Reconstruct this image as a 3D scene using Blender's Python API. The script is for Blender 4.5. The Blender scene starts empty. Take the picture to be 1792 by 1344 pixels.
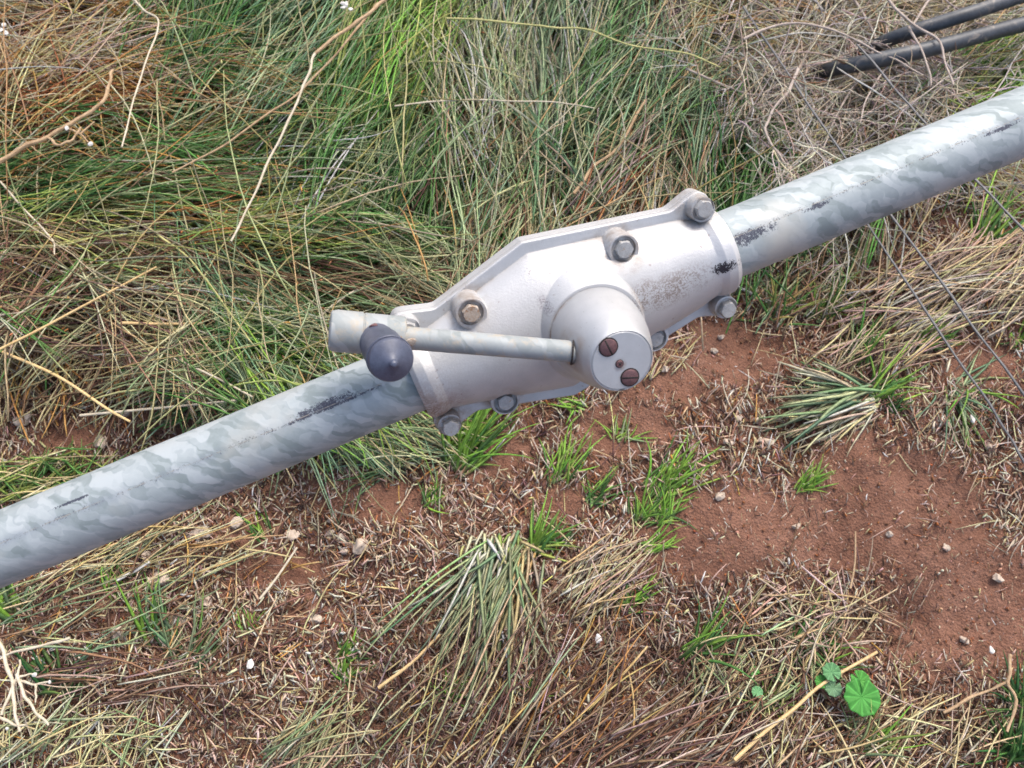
import bpy, bmesh, math
import numpy as np
from mathutils import Matrix, Vector

# ------------------------------------------------------------------ camera, sky, sun, exposure
sc = bpy.context.scene
COL = sc.collection
PW, PH, F = 1792.0, 1344.0, 1406.0          # photo size, focal length in photo pixels
CAM_H, TILT = 1.25, math.radians(25)
cam_d = bpy.data.cameras.new('camera'); cam = bpy.data.objects.new('camera', cam_d); COL.objects.link(cam)
cam.location = (0, 0, CAM_H); cam.rotation_euler = (TILT, 0, 0)
cam_d.sensor_width = 36; cam_d.lens = 36 * F / PW
cam_d.clip_start = 0.02; cam_d.clip_end = 300
cam_d.dof.use_dof = True; cam_d.dof.focus_distance = 0.78; cam_d.dof.aperture_fstop = 11
sc.camera = cam

SUN_EL, SUN_AZ = math.radians(58), math.radians(32)     # azimuth clockwise from +Y
w = bpy.data.worlds.new('World'); sc.world = w; w.use_nodes = True
wn = w.node_tree.nodes; wl = w.node_tree.links
sky = wn.new('ShaderNodeTexSky'); sky.sky_type = 'NISHITA'; sky.sun_disc = False
sky.sun_elevation = SUN_EL; sky.sun_rotation = SUN_AZ
sky.dust_density = 5.0; sky.air_density = 1.0; sky.ozone_density = 1.0
wn['Background'].inputs['Strength'].default_value = 0.15
wl.new(sky.outputs[0], wn['Background'].inputs['Color'])
sd = bpy.data.lights.new('sun', 'SUN'); sun = bpy.data.objects.new('sun', sd); COL.objects.link(sun)
sd.energy = 1.35; sd.angle = math.radians(22); sd.color = (1.0, 0.96, 0.90)
sdir = Vector((math.sin(SUN_AZ) * math.cos(SUN_EL), math.cos(SUN_AZ) * math.cos(SUN_EL), math.sin(SUN_EL)))
sun.rotation_euler = sdir.to_track_quat('Z', 'Y').to_euler()
sc.view_settings.view_transform = 'Standard'; sc.view_settings.look = 'None'
sc.view_settings.exposure = 1.0; sc.view_settings.gamma = 1.0

# ------------------------------------------------------------------ geometry helpers
ct, st = math.cos(TILT), math.sin(TILT)
def ray(x, y):
    cx = (np.asarray(x, float) - PW / 2) / F; cy = -(np.asarray(y, float) - PH / 2) / F
    return np.stack([cx, cy * ct + st, cy * st - ct], -1)
def G(x, y, z=0.0):
    """where the line of sight through a photo pixel meets the height z"""
    r = ray(x, y); k = (np.asarray(z, float) - CAM_H) / r[..., 2]
    return np.array([0, 0, CAM_H]) + r * k[..., None]

def vnoise(x, y, f, seed):
    x = np.asarray(x) * f + 1000.0; y = np.asarray(y) * f + 1000.0
    xi = np.floor(x).astype(np.int64); yi = np.floor(y).astype(np.int64)
    fx = x - xi; fy = y - yi; fx = fx * fx * (3 - 2 * fx); fy = fy * fy * (3 - 2 * fy)
    def h(a, b):
        v = np.sin(a * 127.1 + b * 311.7 + seed * 74.7) * 43758.5453
        return v - np.floor(v)
    return (h(xi, yi) * (1 - fx) + h(xi + 1, yi) * fx) * (1 - fy) + (h(xi, yi + 1) * (1 - fx) + h(xi + 1, yi + 1) * fx) * fy

HOLES = [(1590, 1095, .09, .030), (1322, 735, .04, .012), (1385, 790, .05, .02), (1260, 1290, .06, .02), (1440, 985, .06, .015),
         (790, 1120, .06, .012), (1520, 460, .08, .015), (540, 985, .05, .012)]
HP = [(G(a, b), r, d) for a, b, r, d in HOLES]
def gz(x, y):
    near = np.exp(-((np.asarray(x) / 6.0) ** 2 + ((np.asarray(y) - 1) / 6.0) ** 2))
    z = (vnoise(x, y, 2.2, 1) - .5) * .05 + (vnoise(x, y, 6, 2) - .5) * .028 + (vnoise(x, y, 17, 3) - .5) * .012 + (vnoise(x, y, 45, 4) - .5) * .008
    for p, r, d in HP:
        z = z - d * np.exp(-(((x - p[0]) ** 2 + (y - p[1]) ** 2) / (r * r) * 2.5))
    core = np.exp(-((np.asarray(x) / 2.5) ** 4 + ((np.asarray(y) - 1) / 2.2) ** 4))
    z = z * (0.3 + 0.7 * near)
    return z + core * ((vnoise(x, y, 90, 7) - .5) * .003 + np.maximum(vnoise(x, y, 30, 8) - .62, 0) * .02)

def tag(o, label=None, cat=None, group=None, kind=None):
    if label: o['label'] = label
    if cat: o['category'] = cat
    if group: o['group'] = group
    if kind: o['kind'] = kind
    return o
def empty(name, loc=(0, 0, 0)):
    o = bpy.data.objects.new(name, None); COL.objects.link(o); o.location = loc; o.empty_display_size = .05
    return o
def link_mesh(name, me, mat, parent=None):
    o = bpy.data.objects.new(name, me); COL.objects.link(o)
    if mat: me.materials.append(mat)
    if parent: o.parent = parent
    return o
def obj(name, verts, faces, mat, parent=None, sharp=35):
    me = bpy.data.meshes.new(name)
    me.from_pydata([tuple(map(float, v)) for v in verts], [], [tuple(int(i) for i in f) for f in faces])
    me.validate(); me.update()
    bm = bmesh.new(); bm.from_mesh(me); bmesh.ops.recalc_face_normals(bm, faces=bm.faces); bm.to_mesh(me); bm.free()
    me.shade_smooth()
    if sharp: me.set_sharp_from_angle(angle=math.radians(sharp))
    return link_mesh(name, me, mat, parent)

def frame_of(ax):
    ax = np.array(ax, float); ax /= np.linalg.norm(ax)
    t = np.array([0, 0, 1.]) if abs(ax[2]) < .8 else np.array([0, 1., 0])
    s = np.cross(t, ax); s /= np.linalg.norm(s)
    return s, np.cross(ax, s), ax
def lathe(prof, org, ax, n=48):
    """profile [(radius, distance along axis)] turned round an axis, closed at both ends"""
    s, t, a = frame_of(ax); org = np.array(org, float); V = []; Fc = []
    for r, h in prof:
        for k in range(n):
            q = 2 * math.pi * k / n
            V.append(org + a * h + (s * math.cos(q) + t * math.sin(q)) * r)
    m = len(prof)
    for i in range(m - 1):
        for k in range(n):
            k2 = (k + 1) % n
            Fc.append((i * n + k, i * n + k2, (i + 1) * n + k2, (i + 1) * n + k))
    Fc.append(tuple(range(n))[::-1]); Fc.append(tuple((m - 1) * n + k for k in range(n)))
    return V, Fc
def join(*parts):
    V = []; Fc = []
    for v, f in parts:
        b = len(V); V += list(v); Fc += [tuple(i + b for i in q) for q in f]
    return V, Fc
def tube(pts, rad, n=8, sub=6):
    """round tube through points (Catmull-Rom), rad a number or one per point"""
    P = np.array(pts, float); R = np.full(len(P), rad, float) if np.isscalar(rad) else np.array(rad, float)
    if len(P) > 2:
        Q = np.vstack([2 * P[0] - P[1], P, 2 * P[-1] - P[-2]]); out = []; ro = []
        for i in range(len(P) - 1):
            for j in range(sub):
                u = j / sub; a, b, c, d = Q[i:i + 4]
                out.append(.5 * (2 * b + (c - a) * u + (2 * a - 5 * b + 4 * c - d) * u * u + (3 * b - a - 3 * c + d) * u ** 3))
                ro.append(R[i] * (1 - u) + R[i + 1] * u)
        out.append(P[-1]); ro.append(R[-1]); P = np.array(out); R = np.array(ro)
    if n == 8: q_ = np.arange(len(P)); R = R * (1 + .10 * np.sin(q_ * 2.3 + P[0][0] * 90) + .08 * np.sin(q_ * .9 + P[0][1] * 70)); P = P + (np.stack([np.sin(q_ * 1.1 + P[0][0] * 50), np.cos(q_ * .8 + P[0][1] * 50), np.sin(q_ * .7)], 1) * (R * .45)[:, None])
    T = np.gradient(P, axis=0); T /= np.linalg.norm(T, axis=1)[:, None] + 1e-12
    V = []; Fc = []
    for i in range(len(P)):
        up = np.array([0, 0, 1.]) if abs(T[i][2]) < .9 else np.array([0, 1., 0])
        s = np.cross(T[i], up); s /= np.linalg.norm(s); t = np.cross(s, T[i])
        for k in range(n):
            q = 2 * math.pi * k / n; V.append(P[i] + (s * math.cos(q) + t * math.sin(q)) * R[i])
    for i in range(len(P) - 1):
        for k in range(n):
            k2 = (k + 1) % n; Fc.append((i * n + k, i * n + k2, (i + 1) * n + k2, (i + 1) * n + k))
    Fc.append(tuple(range(n))[::-1]); Fc.append(tuple((len(P) - 1) * n + k for k in range(n)))
    return V, Fc

# ------------------------------------------------------------------ materials
class NT:
    def __init__(s, name, rough=.6, metal=0., spec=.5):
        s.m = bpy.data.materials.new(name); s.m.use_nodes = True; s.t = s.m.node_tree
        s.b = s.t.nodes['Principled BSDF']; s.b.inputs['Roughness'].default_value = rough
        s.b.inputs['Metallic'].default_value = metal; s.b.inputs['Specular IOR Level'].default_value = spec
    def n(s, kind, **kw):
        o = s.t.nodes.new(kind)
        for k, v in kw.items(): setattr(o, k, v)
        return o
    def set(s, sock, v):
        if isinstance(v, bpy.types.NodeSocket): s.t.links.new(v, sock)
        elif v is not None: sock.default_value = v
    def coord(s): return s.n('ShaderNodeTexCoord').outputs['Object']
    def mapping(s, vec, scale=(1, 1, 1), loc=(0, 0, 0), rot=(0, 0, 0)):
        o = s.n('ShaderNodeMapping'); s.set(o.inputs[0], vec); o.inputs['Scale'].default_value = scale
        o.inputs['Location'].default_value = loc; o.inputs['Rotation'].default_value = rot; return o.outputs[0]
    def noise(s, vec, scale, detail=4, rough=.6, dist=0.):
        o = s.n('ShaderNodeTexNoise'); s.set(o.inputs['Vector'], vec); o.inputs['Scale'].default_value = scale
        o.inputs['Detail'].default_value = detail; o.inputs['Roughness'].default_value = rough; o.inputs['Distortion'].default_value = dist
        return o
    def voro(s, vec, scale, feature='F1', rnd=1.):
        o = s.n('ShaderNodeTexVoronoi', feature=feature); s.set(o.inputs['Vector'], vec); o.inputs['Scale'].default_value = scale
        o.inputs['Randomness'].default_value = rnd; return o
    def math(s, op, a, b=None, c=None, clamp=False):
        o = s.n('ShaderNodeMath', operation=op, use_clamp=clamp)
        for i, v in enumerate((a, b, c)):
            if v is not None: s.set(o.inputs[i], v)
        return o.outputs[0]
    def ramp(s, fac, stops):
        o = s.n('ShaderNodeValToRGB'); s.set(o.inputs[0], fac); e = o.color_ramp.elements
        while len(e) < len(stops): e.new(.5)
        for i, (p, c) in enumerate(stops):
            e[i].position = p; e[i].color = (*c, 1) if len(c) == 3 else c
        return o.outputs[0]
    def step(s, v, a, b):
        o = s.n('ShaderNodeMapRange', clamp=True); s.set(o.inputs[0], v); o.inputs[1].default_value = a; o.inputs[2].default_value = b
        return o.outputs[0]
    def mix(s, fac, a, b, mode='MIX'):
        o = s.n('ShaderNodeMix', data_type='RGBA', blend_type=mode)
        s.set(o.inputs['Factor'], fac); 
        for nm, v in (('A', a), ('B', b)):
            k = [i for i in o.inputs if i.name == nm and i.type == 'RGBA'][0]
            s.set(k, (*v, 1) if isinstance(v, tuple) and len(v) == 3 else v)
        return [i for i in o.outputs if i.type == 'RGBA'][0]
    def sep(s, vec):
        o = s.n('ShaderNodeSeparateXYZ'); s.set(o.inputs[0], vec); return o.outputs
    def bump(s, h, strength=.3, dist=.002, normal=None):
        o = s.n('ShaderNodeBump'); s.set(o.inputs['Height'], h); o.inputs['Strength'].default_value = strength
        o.inputs['Distance'].default_value = dist; s.set(o.inputs['Normal'], normal); return o.outputs[0]
    def bevel(s, r):
        o = s.n('ShaderNodeBevel', samples=4); o.inputs[0].default_value = r; return o.outputs[0]
    def out(s, color=None, rough=None, normal=None, metal=None):
        s.set(s.b.inputs['Base Color'], (*color, 1) if isinstance(color, tuple) and len(color) == 3 else color)
        s.set(s.b.inputs['Roughness'], rough); s.set(s.b.inputs['Normal'], normal); s.set(s.b.inputs['Metallic'], metal)
        return s.m
    def blot(s, a, b, ca, cb, ra, rb):
        """soft elliptical patch in two coordinates: 1 at its centre, 0 at its rim"""
        p = s.math('POWER', s.math('DIVIDE', s.math('SUBTRACT', a, ca), ra), 2.0)
        q = s.math('POWER', s.math('DIVIDE', s.math('SUBTRACT', b, cb), rb), 2.0)
        return s.math('SUBTRACT', 1.0, s.math('ADD', p, q), clamp=True)

def mat_soil():
    t = NT('red_soil', .95, spec=.15); c = t.coord()
    a = t.noise(c, 5, 5).outputs[0]; b = t.noise(c, 60, 6, .7).outputs[0]; g = t.noise(c, 420, 3, .7).outputs[0]
    col = t.ramp(t.math('ADD', t.math('MULTIPLY', a, .5), t.math('MULTIPLY', b, .5)),
                 [(.30, (.115, .055, .037)), (.47, (.198, .098, .065)), (.60, (.258, .135, .093)), (.75, (.33, .19, .14))])
    col = t.mix(t.step(g, .62, .75), col, (.36, .21, .14)); col = t.mix(t.step(g, .40, .28), col, (.06, .026, .017))
    col = t.mix(t.math('MULTIPLY', t.step(t.noise(c, 3.2, 5, .65).outputs[0], .50, .68), .45), col, (.105, .052, .036))      # damp patches
    v = t.voro(c, 230).outputs[0]
    h = t.math('ADD', t.math('MULTIPLY', b, 1.2), t.math('ADD', t.math('MULTIPLY', g, .5), t.math('MULTIPLY', v, -.5)))
    return t.out(col, normal=t.bump(h, .9, .006))
def mat_blade(name, rough=.55, spec=.35, trans=0.12):
    t = NT(name, rough, spec=spec)
    at = t.n('ShaderNodeAttribute', attribute_name='Col').outputs['Color']
    nz = t.noise(t.coord(), 160, 3, .7).outputs[0]
    col = t.mix(1.0, at, t.ramp(nz, [(.3, (.66, .64, .62)), (.7, (1.22, 1.2, 1.16))]), 'MULTIPLY')
    t.out(col)
    if trans:
        tr = t.n('ShaderNodeBsdfTranslucent'); t.set(tr.inputs[0], col)
        mx = t.n('ShaderNodeMixShader'); mx.inputs[0].default_value = trans
        o = t.t.nodes['Material Output']
        t.t.links.new(t.b.outputs[0], mx.inputs[1]); t.t.links.new(tr.outputs[0], mx.inputs[2]); t.t.links.new(mx.outputs[0], o.inputs[0])
    return t.m
def mat_cast():
    t = NT('cast_aluminium', .58, .38, .35); c = t.coord(); u, v, n = t.sep(c)
    big = t.noise(c, 14, 4).outputs[0]; fine = t.noise(c, 480, 3, .7).outputs[0]; sp = t.noise(c, 560, 4, .8).outputs[0]; md = t.noise(c, 60, 5, .7).outputs[0]
    col = t.ramp(big, [(.3, (.38, .383, .385)), (.5, (.45, .453, .456)), (.7, (.51, .513, .515))])
    # grime: speckled run between hub and right collar, rusty dust at the left collar, black scuff on the right collar
    g = t.math('MAXIMUM', t.blot(u, v, .072, .0, .05, .017), t.blot(u, v, .05, .004, .022, .016))
    g = t.math('MULTIPLY', g, t.step(t.math('ADD', sp, t.math('MULTIPLY', md, .5)), .70, .84))
    col = t.mix(t.math('MULTIPLY', g, .82), col, (.17, .115, .085))
    l = t.math('MULTIPLY', t.step(u, -.108, -.152), t.step(v, .022, -.022))
    l = t.math('MULTIPLY', l, t.step(t.math('ADD', sp, md), .82, 1.12))
    col = t.mix(l, col, (.19, .12, .085))
    k = t.math('MULTIPLY', t.blot(u, v, .122, -.001, .024, .0085), 1.0, clamp=True)
    k = t.step(t.math('ADD', t.math('MULTIPLY', k, .34), t.math('ADD', t.math('MULTIPLY', sp, .7), t.math('MULTIPLY', md, .55))), .855, .92)
    col = t.mix(k, col, (.03, .026, .032))
    db = None
    for bx, by in ((-.088, .043), (.046, .0435), (.122, .046), (-.088, -.047), (.122, -.046), (-.14, -.047)):
        q = t.blot(u, v, bx, by, .021, .021); db = q if db is None else t.math('MAXIMUM', db, q)
    db = t.math('MULTIPLY', t.math('MULTIPLY', db, 1.3, clamp=True), t.step(md, .40, .66))
    col = t.mix(t.math('MULTIPLY', db, .75), col, (.25, .185, .13))
    cr = t.math('MULTIPLY', t.step(t.n('ShaderNodeNewGeometry').outputs['Pointiness'], .495, .44), t.step(md, .40, .62))
    col = t.mix(t.math('MULTIPLY', cr, .5), col, (.27, .22, .17))
    s2 = t.step(t.noise(c, 210, 2, .5).outputs[0], .70, .76)
    col = t.mix(t.math('MULTIPLY', s2, .55), col, (.26, .21, .19))
    bl = t.blot(u, v, -.031, .030, .006, .009)
    col = t.mix(t.math('MULTIPLY', t.math('MULTIPLY', bl, 1.2, clamp=True), t.step(sp, .44, .6)), col, (.22, .2, .21))
    nb = t.bump(t.math('ADD', fine, t.math('MULTIPLY', sp, .6)), .36, .0007, t.bevel(.0016))
    return t.out(col, t.ramp(big, [(.3, (.62,) * 3), (.7, (.50,) * 3)]), nb)
def mat_hub():
    t = NT('turned_aluminium', .48, .55, .35); c = t.coord(); u, v, n = t.sep(c)
    big = t.noise(c, 30, 4).outputs[0]; sp = t.noise(c, 420, 3, .7).outputs[0]
    col = t.ramp(big, [(.3, (.40, .404, .408)), (.7, (.49, .493, .496))])
    col = t.mix(t.math('MULTIPLY', t.step(sp, .66, .74), .6), col, (.2, .17, .16))
    hole = t.math('MULTIPLY', t.blot(u, v, -.0285, .005, .015, .0165), t.blot(n, n, .085, .085, .022, .03))
    col = t.mix(t.math('MULTIPLY', t.math('MULTIPLY', hole, 1.5, clamp=True), t.step(big, .38, .6)), col, (.25, .15, .08))
    rim = t.math('MULTIPLY', t.step(n, .0545, .0500), t.step(t.noise(c, 90, 4, .7).outputs[0], .38, .62))
    col = t.mix(t.math('MULTIPLY', rim, t.step(u, .012, -.02)), col, (.26, .15, .08))
    rs = t.math('MAXIMUM', t.blot(u, v, -.0034, -.0076, .006, .006), t.math('MAXIMUM', t.blot(u, v, -.0082, .009, .0095, .0095), t.blot(u, v, .0004, -.0215, .0095, .0095)))
    col = t.mix(t.math('MULTIPLY', t.math('MULTIPLY', rs, t.step(n, .108, .110)), t.math('MULTIPLY', t.step(t.noise(c, 160, 4, .75).outputs[0], .40, .62), .75)), col, (.26, .16, .10))
    face = t.math('MULTIPLY', t.blot(u, v, -.0085, -.029, .0035, .0022), 2.0, clamp=True)
    col = t.mix(t.math('MULTIPLY', face, .8), col, (.1, .09, .09))
    return t.out(col, None, t.bump(t.math('ADD', sp, big), .12, .0006, t.bevel(.0012)))
def mat_galv(name, pipe=True):
    t = NT(name, .6, .25 if pipe else .1, .3); c = t.coord(); u, v, n = t.sep(c)
    ph = t.math('ARCTAN2', v, n)                                      # angle round the pipe
    ds = t.noise(c, 62, 2, .5); cc = t.n('ShaderNodeCombineXYZ')
    t.set(cc.inputs[0], t.math('ADD', u, t.math('MULTIPLY', ph, .022))); t.set(cc.inputs[1], t.math('MULTIPLY', ph, .018)); t.set(cc.inputs[2], 0.0)
    wv = t.n('ShaderNodeVectorMath', operation='MULTIPLY_ADD'); t.set(wv.inputs[0], ds.outputs['Color']); wv.inputs[1].default_value = (.020, .016, 0); t.set(wv.inputs[2], cc.outputs[0])
    vo = t.voro(wv.outputs[0], 62 if pipe else 120, 'SMOOTH_F1'); vo.inputs['Smoothness'].default_value = .16; vs = t.sep(vo.outputs['Color'])[0]
    vo2 = t.voro(wv.outputs[0], 125, 'SMOOTH_F1'); vo2.inputs['Smoothness'].default_value = .15; vs2 = t.sep(vo2.outputs['Color'])[1]
    fg = t.noise(c, 40, 6, .75).outputs[0]
    mixv = t.math('ADD', t.math('ADD', t.math('MULTIPLY', vs, .36), t.math('MULTIPLY', vs2, .26)), t.math('MULTIPLY', fg, .40))
    col = t.ramp(mixv, [(.28, (.205, .243, .247)), (.40, (.265, .305, .312)), (.53, (.315, .353, .363)), (.68, (.375, .41, .42))])
    sm = t.noise(c, 9, 4).outputs[0]; sp = t.noise(c, 620, 5, .85).outputs[0]; md = t.noise(c, 75, 6, .8).outputs[0]
    col = t.mix(t.step(sm, .58, .75), col, (.40, .395, .365))
    if pipe:
        seam = t.math('SUBTRACT', 1.0, t.math('DIVIDE', t.math('ABSOLUTE', t.math('SUBTRACT', ph, .54)), .20), clamp=True)
        f = t.math('ADD', t.math('ADD', t.math('MULTIPLY', seam, .19), t.math('MULTIPLY', sp, .8)), t.math('MULTIPLY', md, .5))
        col = t.mix(t.math('MULTIPLY', t.step(f, .845, .90), .85), col, (.055, .062, .085))
        col = t.mix(t.math('MULTIPLY', t.math('MULTIPLY', seam, t.step(t.noise(c, 22, 4, .7).outputs[0], .42, .62)), .42), col, (.165, .19, .235))
        k = None
        for cu, cp, ru, rp in ((-.222, .62, .05, .24), (-.225, .52, .08, .10), (.148, .42, .018, .36), (.158, .40, .032, .28), (.215, .46, .022, .13), (-.44, .85, .03, .08), (.39, .46, .03, .1)):
            b = t.blot(u, ph, cu, cp, ru, rp); k = b if k is None else t.math('MAXIMUM', k, b)
        k = t.math('ADD', t.math('MULTIPLY', k, .33), t.math('ADD', t.math('MULTIPLY', sp, .7), t.math('MULTIPLY', md, .55)))
        col = t.mix(t.math('MULTIPLY', t.step(k, .85, .91), .92), col, (.038, .04, .062))
        ln = t.math('SUBTRACT', 1.0, t.math('DIVIDE', t.math('ABSOLUTE', t.math('SUBTRACT', t.math('ADD', ph, t.math('MULTIPLY', sm, .1)), .60)), .018), clamp=True)
        col = t.mix(t.math('MULTIPLY', ln, t.step(md, .45, .6)), col, (.30, .27, .22))
        ed = t.step(t.math('ABSOLUTE', t.math('SUBTRACT', u, .139)), .012, 0.0)
    else:
        col = t.mix(.45, col, (.22, .225, .22)); col = t.mix(t.step(md, .50, .66), col, (.34, .305, .25)); col = t.mix(t.step(sp, .64, .72), col, (.19, .16, .13))
    return t.out(col, t.ramp(mixv, [(.2, (.68,) * 3), (.8, (.54,) * 3)]), t.bump(t.math('ADD', mixv, t.math('MULTIPLY', sp, .5)), .10, .0008, None if pipe else t.bevel(.001)))
def mat_plain(name, c0, c1, rough, metal=0., scale=120, bump=.2, spec=.5, bev=0., stain=None, st_at=.55):
    t = NT(name, rough, metal, spec); c = t.coord(); a = t.noise(c, scale, 5, .7).outputs[0]; b = t.noise(c, scale * 4, 3, .7).outputs[0]
    f = t.math('ADD', t.math('MULTIPLY', a, .7), t.math('MULTIPLY', b, .3))
    col = t.ramp(f, [(.33, c0), (.66, c1)])
    if stain: col = t.mix(t.step(t.noise(c, scale * .8, 4, .75, 1.).outputs[0], st_at, st_at + .12), col, stain)
    return t.out(col, normal=t.bump(f, bump, .001, t.bevel(bev) if bev else None))

M_SOIL = mat_soil(); M_BLADE = mat_blade('grass_blade', trans=.25); M_STRAW = mat_blade('dry_straw', .7, .25, .05)
M_CAST = mat_cast(); M_HUB = mat_hub(); M_PIPE = mat_galv('galvanised_pipe'); M_GALV = mat_galv('galvanised_rod', False)
M_BOLT = mat_plain('zinc_bolt', (.24, .24, .235), (.40, .40, .395), .62, .2, 260, .25, bev=.0006, stain=(.30, .22, .15), st_at=.60)
M_RBOLT = mat_plain('dusty_bolt', (.28, .24, .20), (.44, .38, .32), .7, .15, 260, .5, bev=.0006, stain=(.26, .15, .08), st_at=.52)
M_RUST = mat_plain('rusted_screw', (.085, .045, .05), (.165, .085, .085), .6, .3, 300, .4, bev=.0004)
M_DARK = mat_plain('dark_slot', (.012, .01, .01), (.03, .022, .02), .9)
M_RUBBER = mat_plain('dark_rubber', (.046, .054, .084), (.078, .090, .132), .45, 0, 150, .12, bev=.0005, stain=(.12, .125, .15), st_at=.66)
M_POLY = mat_plain('black_poly', (.022, .026, .032), (.055, .062, .072), .5, 0, 40, .2, stain=(.16, .14, .12), st_at=.56)
M_WIRE = mat_plain('steel_wire', (.10, .10, .105), (.20, .20, .20), .5, .5, 200)
M_STONE = mat_plain('pale_stone', (.34, .265, .20), (.56, .47, .38), .9, 0, 110, .9, .2, stain=(.20, .105, .07), st_at=.54)
M_PEBBLE = mat_plain('white_pebble', (.45, .43, .39), (.66, .64, .60), .7, 0, 120, .3)
M_TWIG = mat_plain('grey_twig', (.27, .215, .18), (.45, .385, .335), .8, 0, 90, .4, .2)
M_BTWIG = mat_plain('brown_twig', (.24, .15, .08), (.46, .33, .20), .7, 0, 60, .4, .25)
M_PALE = mat_plain('bleached_stalk', (.38, .32, .22), (.56, .50, .39), .6, 0, 70, .3, .3)
M_GOLD = mat_plain('golden_straw', (.44, .29, .12), (.66, .48, .24), .55, 0, 60, .3, .35)
M_YGREEN = mat_plain('yellow_green_stem', (.28, .28, .10), (.46, .42, .18), .55, 0, 50, .3, .3)
M_PETAL = mat_plain('white_petal', (.46, .44, .40), (.62, .60, .56), .6, 0, 100, .2)
def mat_leaf():
    t = NT('mallow_leaf', .65, spec=.15); c = t.coord(); nz = t.noise(c, 70, 4, .7).outputs[0]
    at = t.n('ShaderNodeAttribute', attribute_name='Col').outputs['Color']
    return t.out(t.mix(1.0, at, t.ramp(nz, [(.3, (.75, .8, .7)), (.7, (1.2, 1.15, 1.2))]), 'MULTIPLY'), normal=t.bump(nz, .3, .001))
M_LEAF = mat_leaf()

# ------------------------------------------------------------------ ground
def axis_pts(lo, hi, stp, far):
    core = np.arange(lo, hi + 1e-6, stp); g = []; d = stp; x = hi
    while x < far: d *= 1.35; x += d; g.append(x)
    g2 = []; d = stp; x = lo
    while x > -far: d *= 1.35; x -= d; g2.append(x)
    return np.array(g2[::-1] + list(core) + g)
gx = axis_pts(-1.7, 2.0, .0085, 60); gy = axis_pts(-.45, 2.5, .0085, 60)
X, Y = np.meshgrid(gx, gy); Z = gz(X, Y)
nx, ny = len(gx), len(gy)
idx = np.arange(nx * ny).reshape(ny, nx)
quads = np.stack([idx[:-1, :-1], idx[:-1, 1:], idx[1:, 1:], idx[1:, :-1]], -1).reshape(-1, 4)
def np_mesh(name, V, loops, starts, totals, col=None):
    me = bpy.data.meshes.new(name); V = np.ascontiguousarray(V, np.float32)
    me.vertices.add(len(V)); me.vertices.foreach_set('co', V.ravel())
    me.loops.add(len(loops)); me.loops.foreach_set('vertex_index', np.ascontiguousarray(loops, np.int32))
    me.polygons.add(len(starts)); me.polygons.foreach_set('loop_start', np.ascontiguousarray(starts, np.int32))
    me.polygons.foreach_set('loop_total', np.ascontiguousarray(totals, np.int32))
    me.update(calc_edges=True); me.shade_smooth()
    if col is not None:
        ca = me.attributes.new('Col', 'FLOAT_COLOR', 'POINT')
        ca.data.foreach_set('color', np.ascontiguousarray(np.hstack([col, np.ones((len(col), 1))]), np.float32).ravel())
    return me
me = np_mesh('ground', np.stack([X, Y, Z], -1).reshape(-1, 3), quads.ravel(), np.arange(len(quads)) * 4, np.full(len(quads), 4))
tag(link_mesh('ground', me, M_SOIL), kind='structure')

# ------------------------------------------------------------------ blades (grass, straw, litter)
class Blades:
    def __init__(s): s.V = []; s.L = []; s.T = []; s.C = []; s.n = 0
    def add(s, C, wid, col, flat=.55, tip=.15, power=2.5, base=.75):
        """C [N,S,3] centre lines, wid [N], col [N,S,3]"""
        N, S, _ = C.shape
        if N == 0: return
        T = np.gradient(C, axis=1); T /= np.linalg.norm(T, axis=2, keepdims=True) + 1e-9
        sd_ = np.cross(T, np.array([0, 0, 1.])); q = np.linalg.norm(sd_, axis=2, keepdims=True)
        sd_ = np.where(q < 1e-3, np.array([1., 0, 0]), sd_ / (q + 1e-9)); up = np.cross(sd_, T)
        t = np.linspace(0, 1, S)
        pr = np.minimum(base + (1 - base) * np.minimum(t / .25, 1), 1) * (tip + (1 - tip) * (1 - t ** power))
        W = (wid[:, None] * pr[None, :] * .5)[..., None]
        ring = np.stack([C - sd_ * W, C + sd_ * W, C + up * W * 2 * flat], 2)          # N,S,3,3
        b = s.n; id_ = b + np.arange(N * S * 3).reshape(N, S, 3)
        fl = []
        for k in range(3):
            k2 = (k + 1) % 3
            fl.append(np.stack([id_[:, :-1, k], id_[:, :-1, k2], id_[:, 1:, k2], id_[:, 1:, k]], -1).reshape(-1, 4))
        qd = np.concatenate(fl)
        cap = np.concatenate([id_[:, 0, ::-1].reshape(-1, 3), id_[:, -1, :].reshape(-1, 3)])
        s.V.append(ring.reshape(-1, 3)); s.L += [qd.ravel(), cap.ravel()]; s.T += [np.full(len(qd), 4), np.full(len(cap), 3)]
        s.C.append(np.repeat(col[:, :, None, :], 3, axis=2).reshape(-1, 3)); s.n += N * S * 3
    def build(s, name, mat, parent=None, org=None):
        V = np.concatenate(s.V)
        if org is not None: V = V - np.array(org)
        T = np.concatenate(s.T); st_ = np.concatenate([[0], np.cumsum(T)[:-1]])
        return link_mesh(name, np_mesh(name, V, np.concatenate(s.L), st_, T, np.clip(np.concatenate(s.C), 0, .62)), mat, parent)

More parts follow.
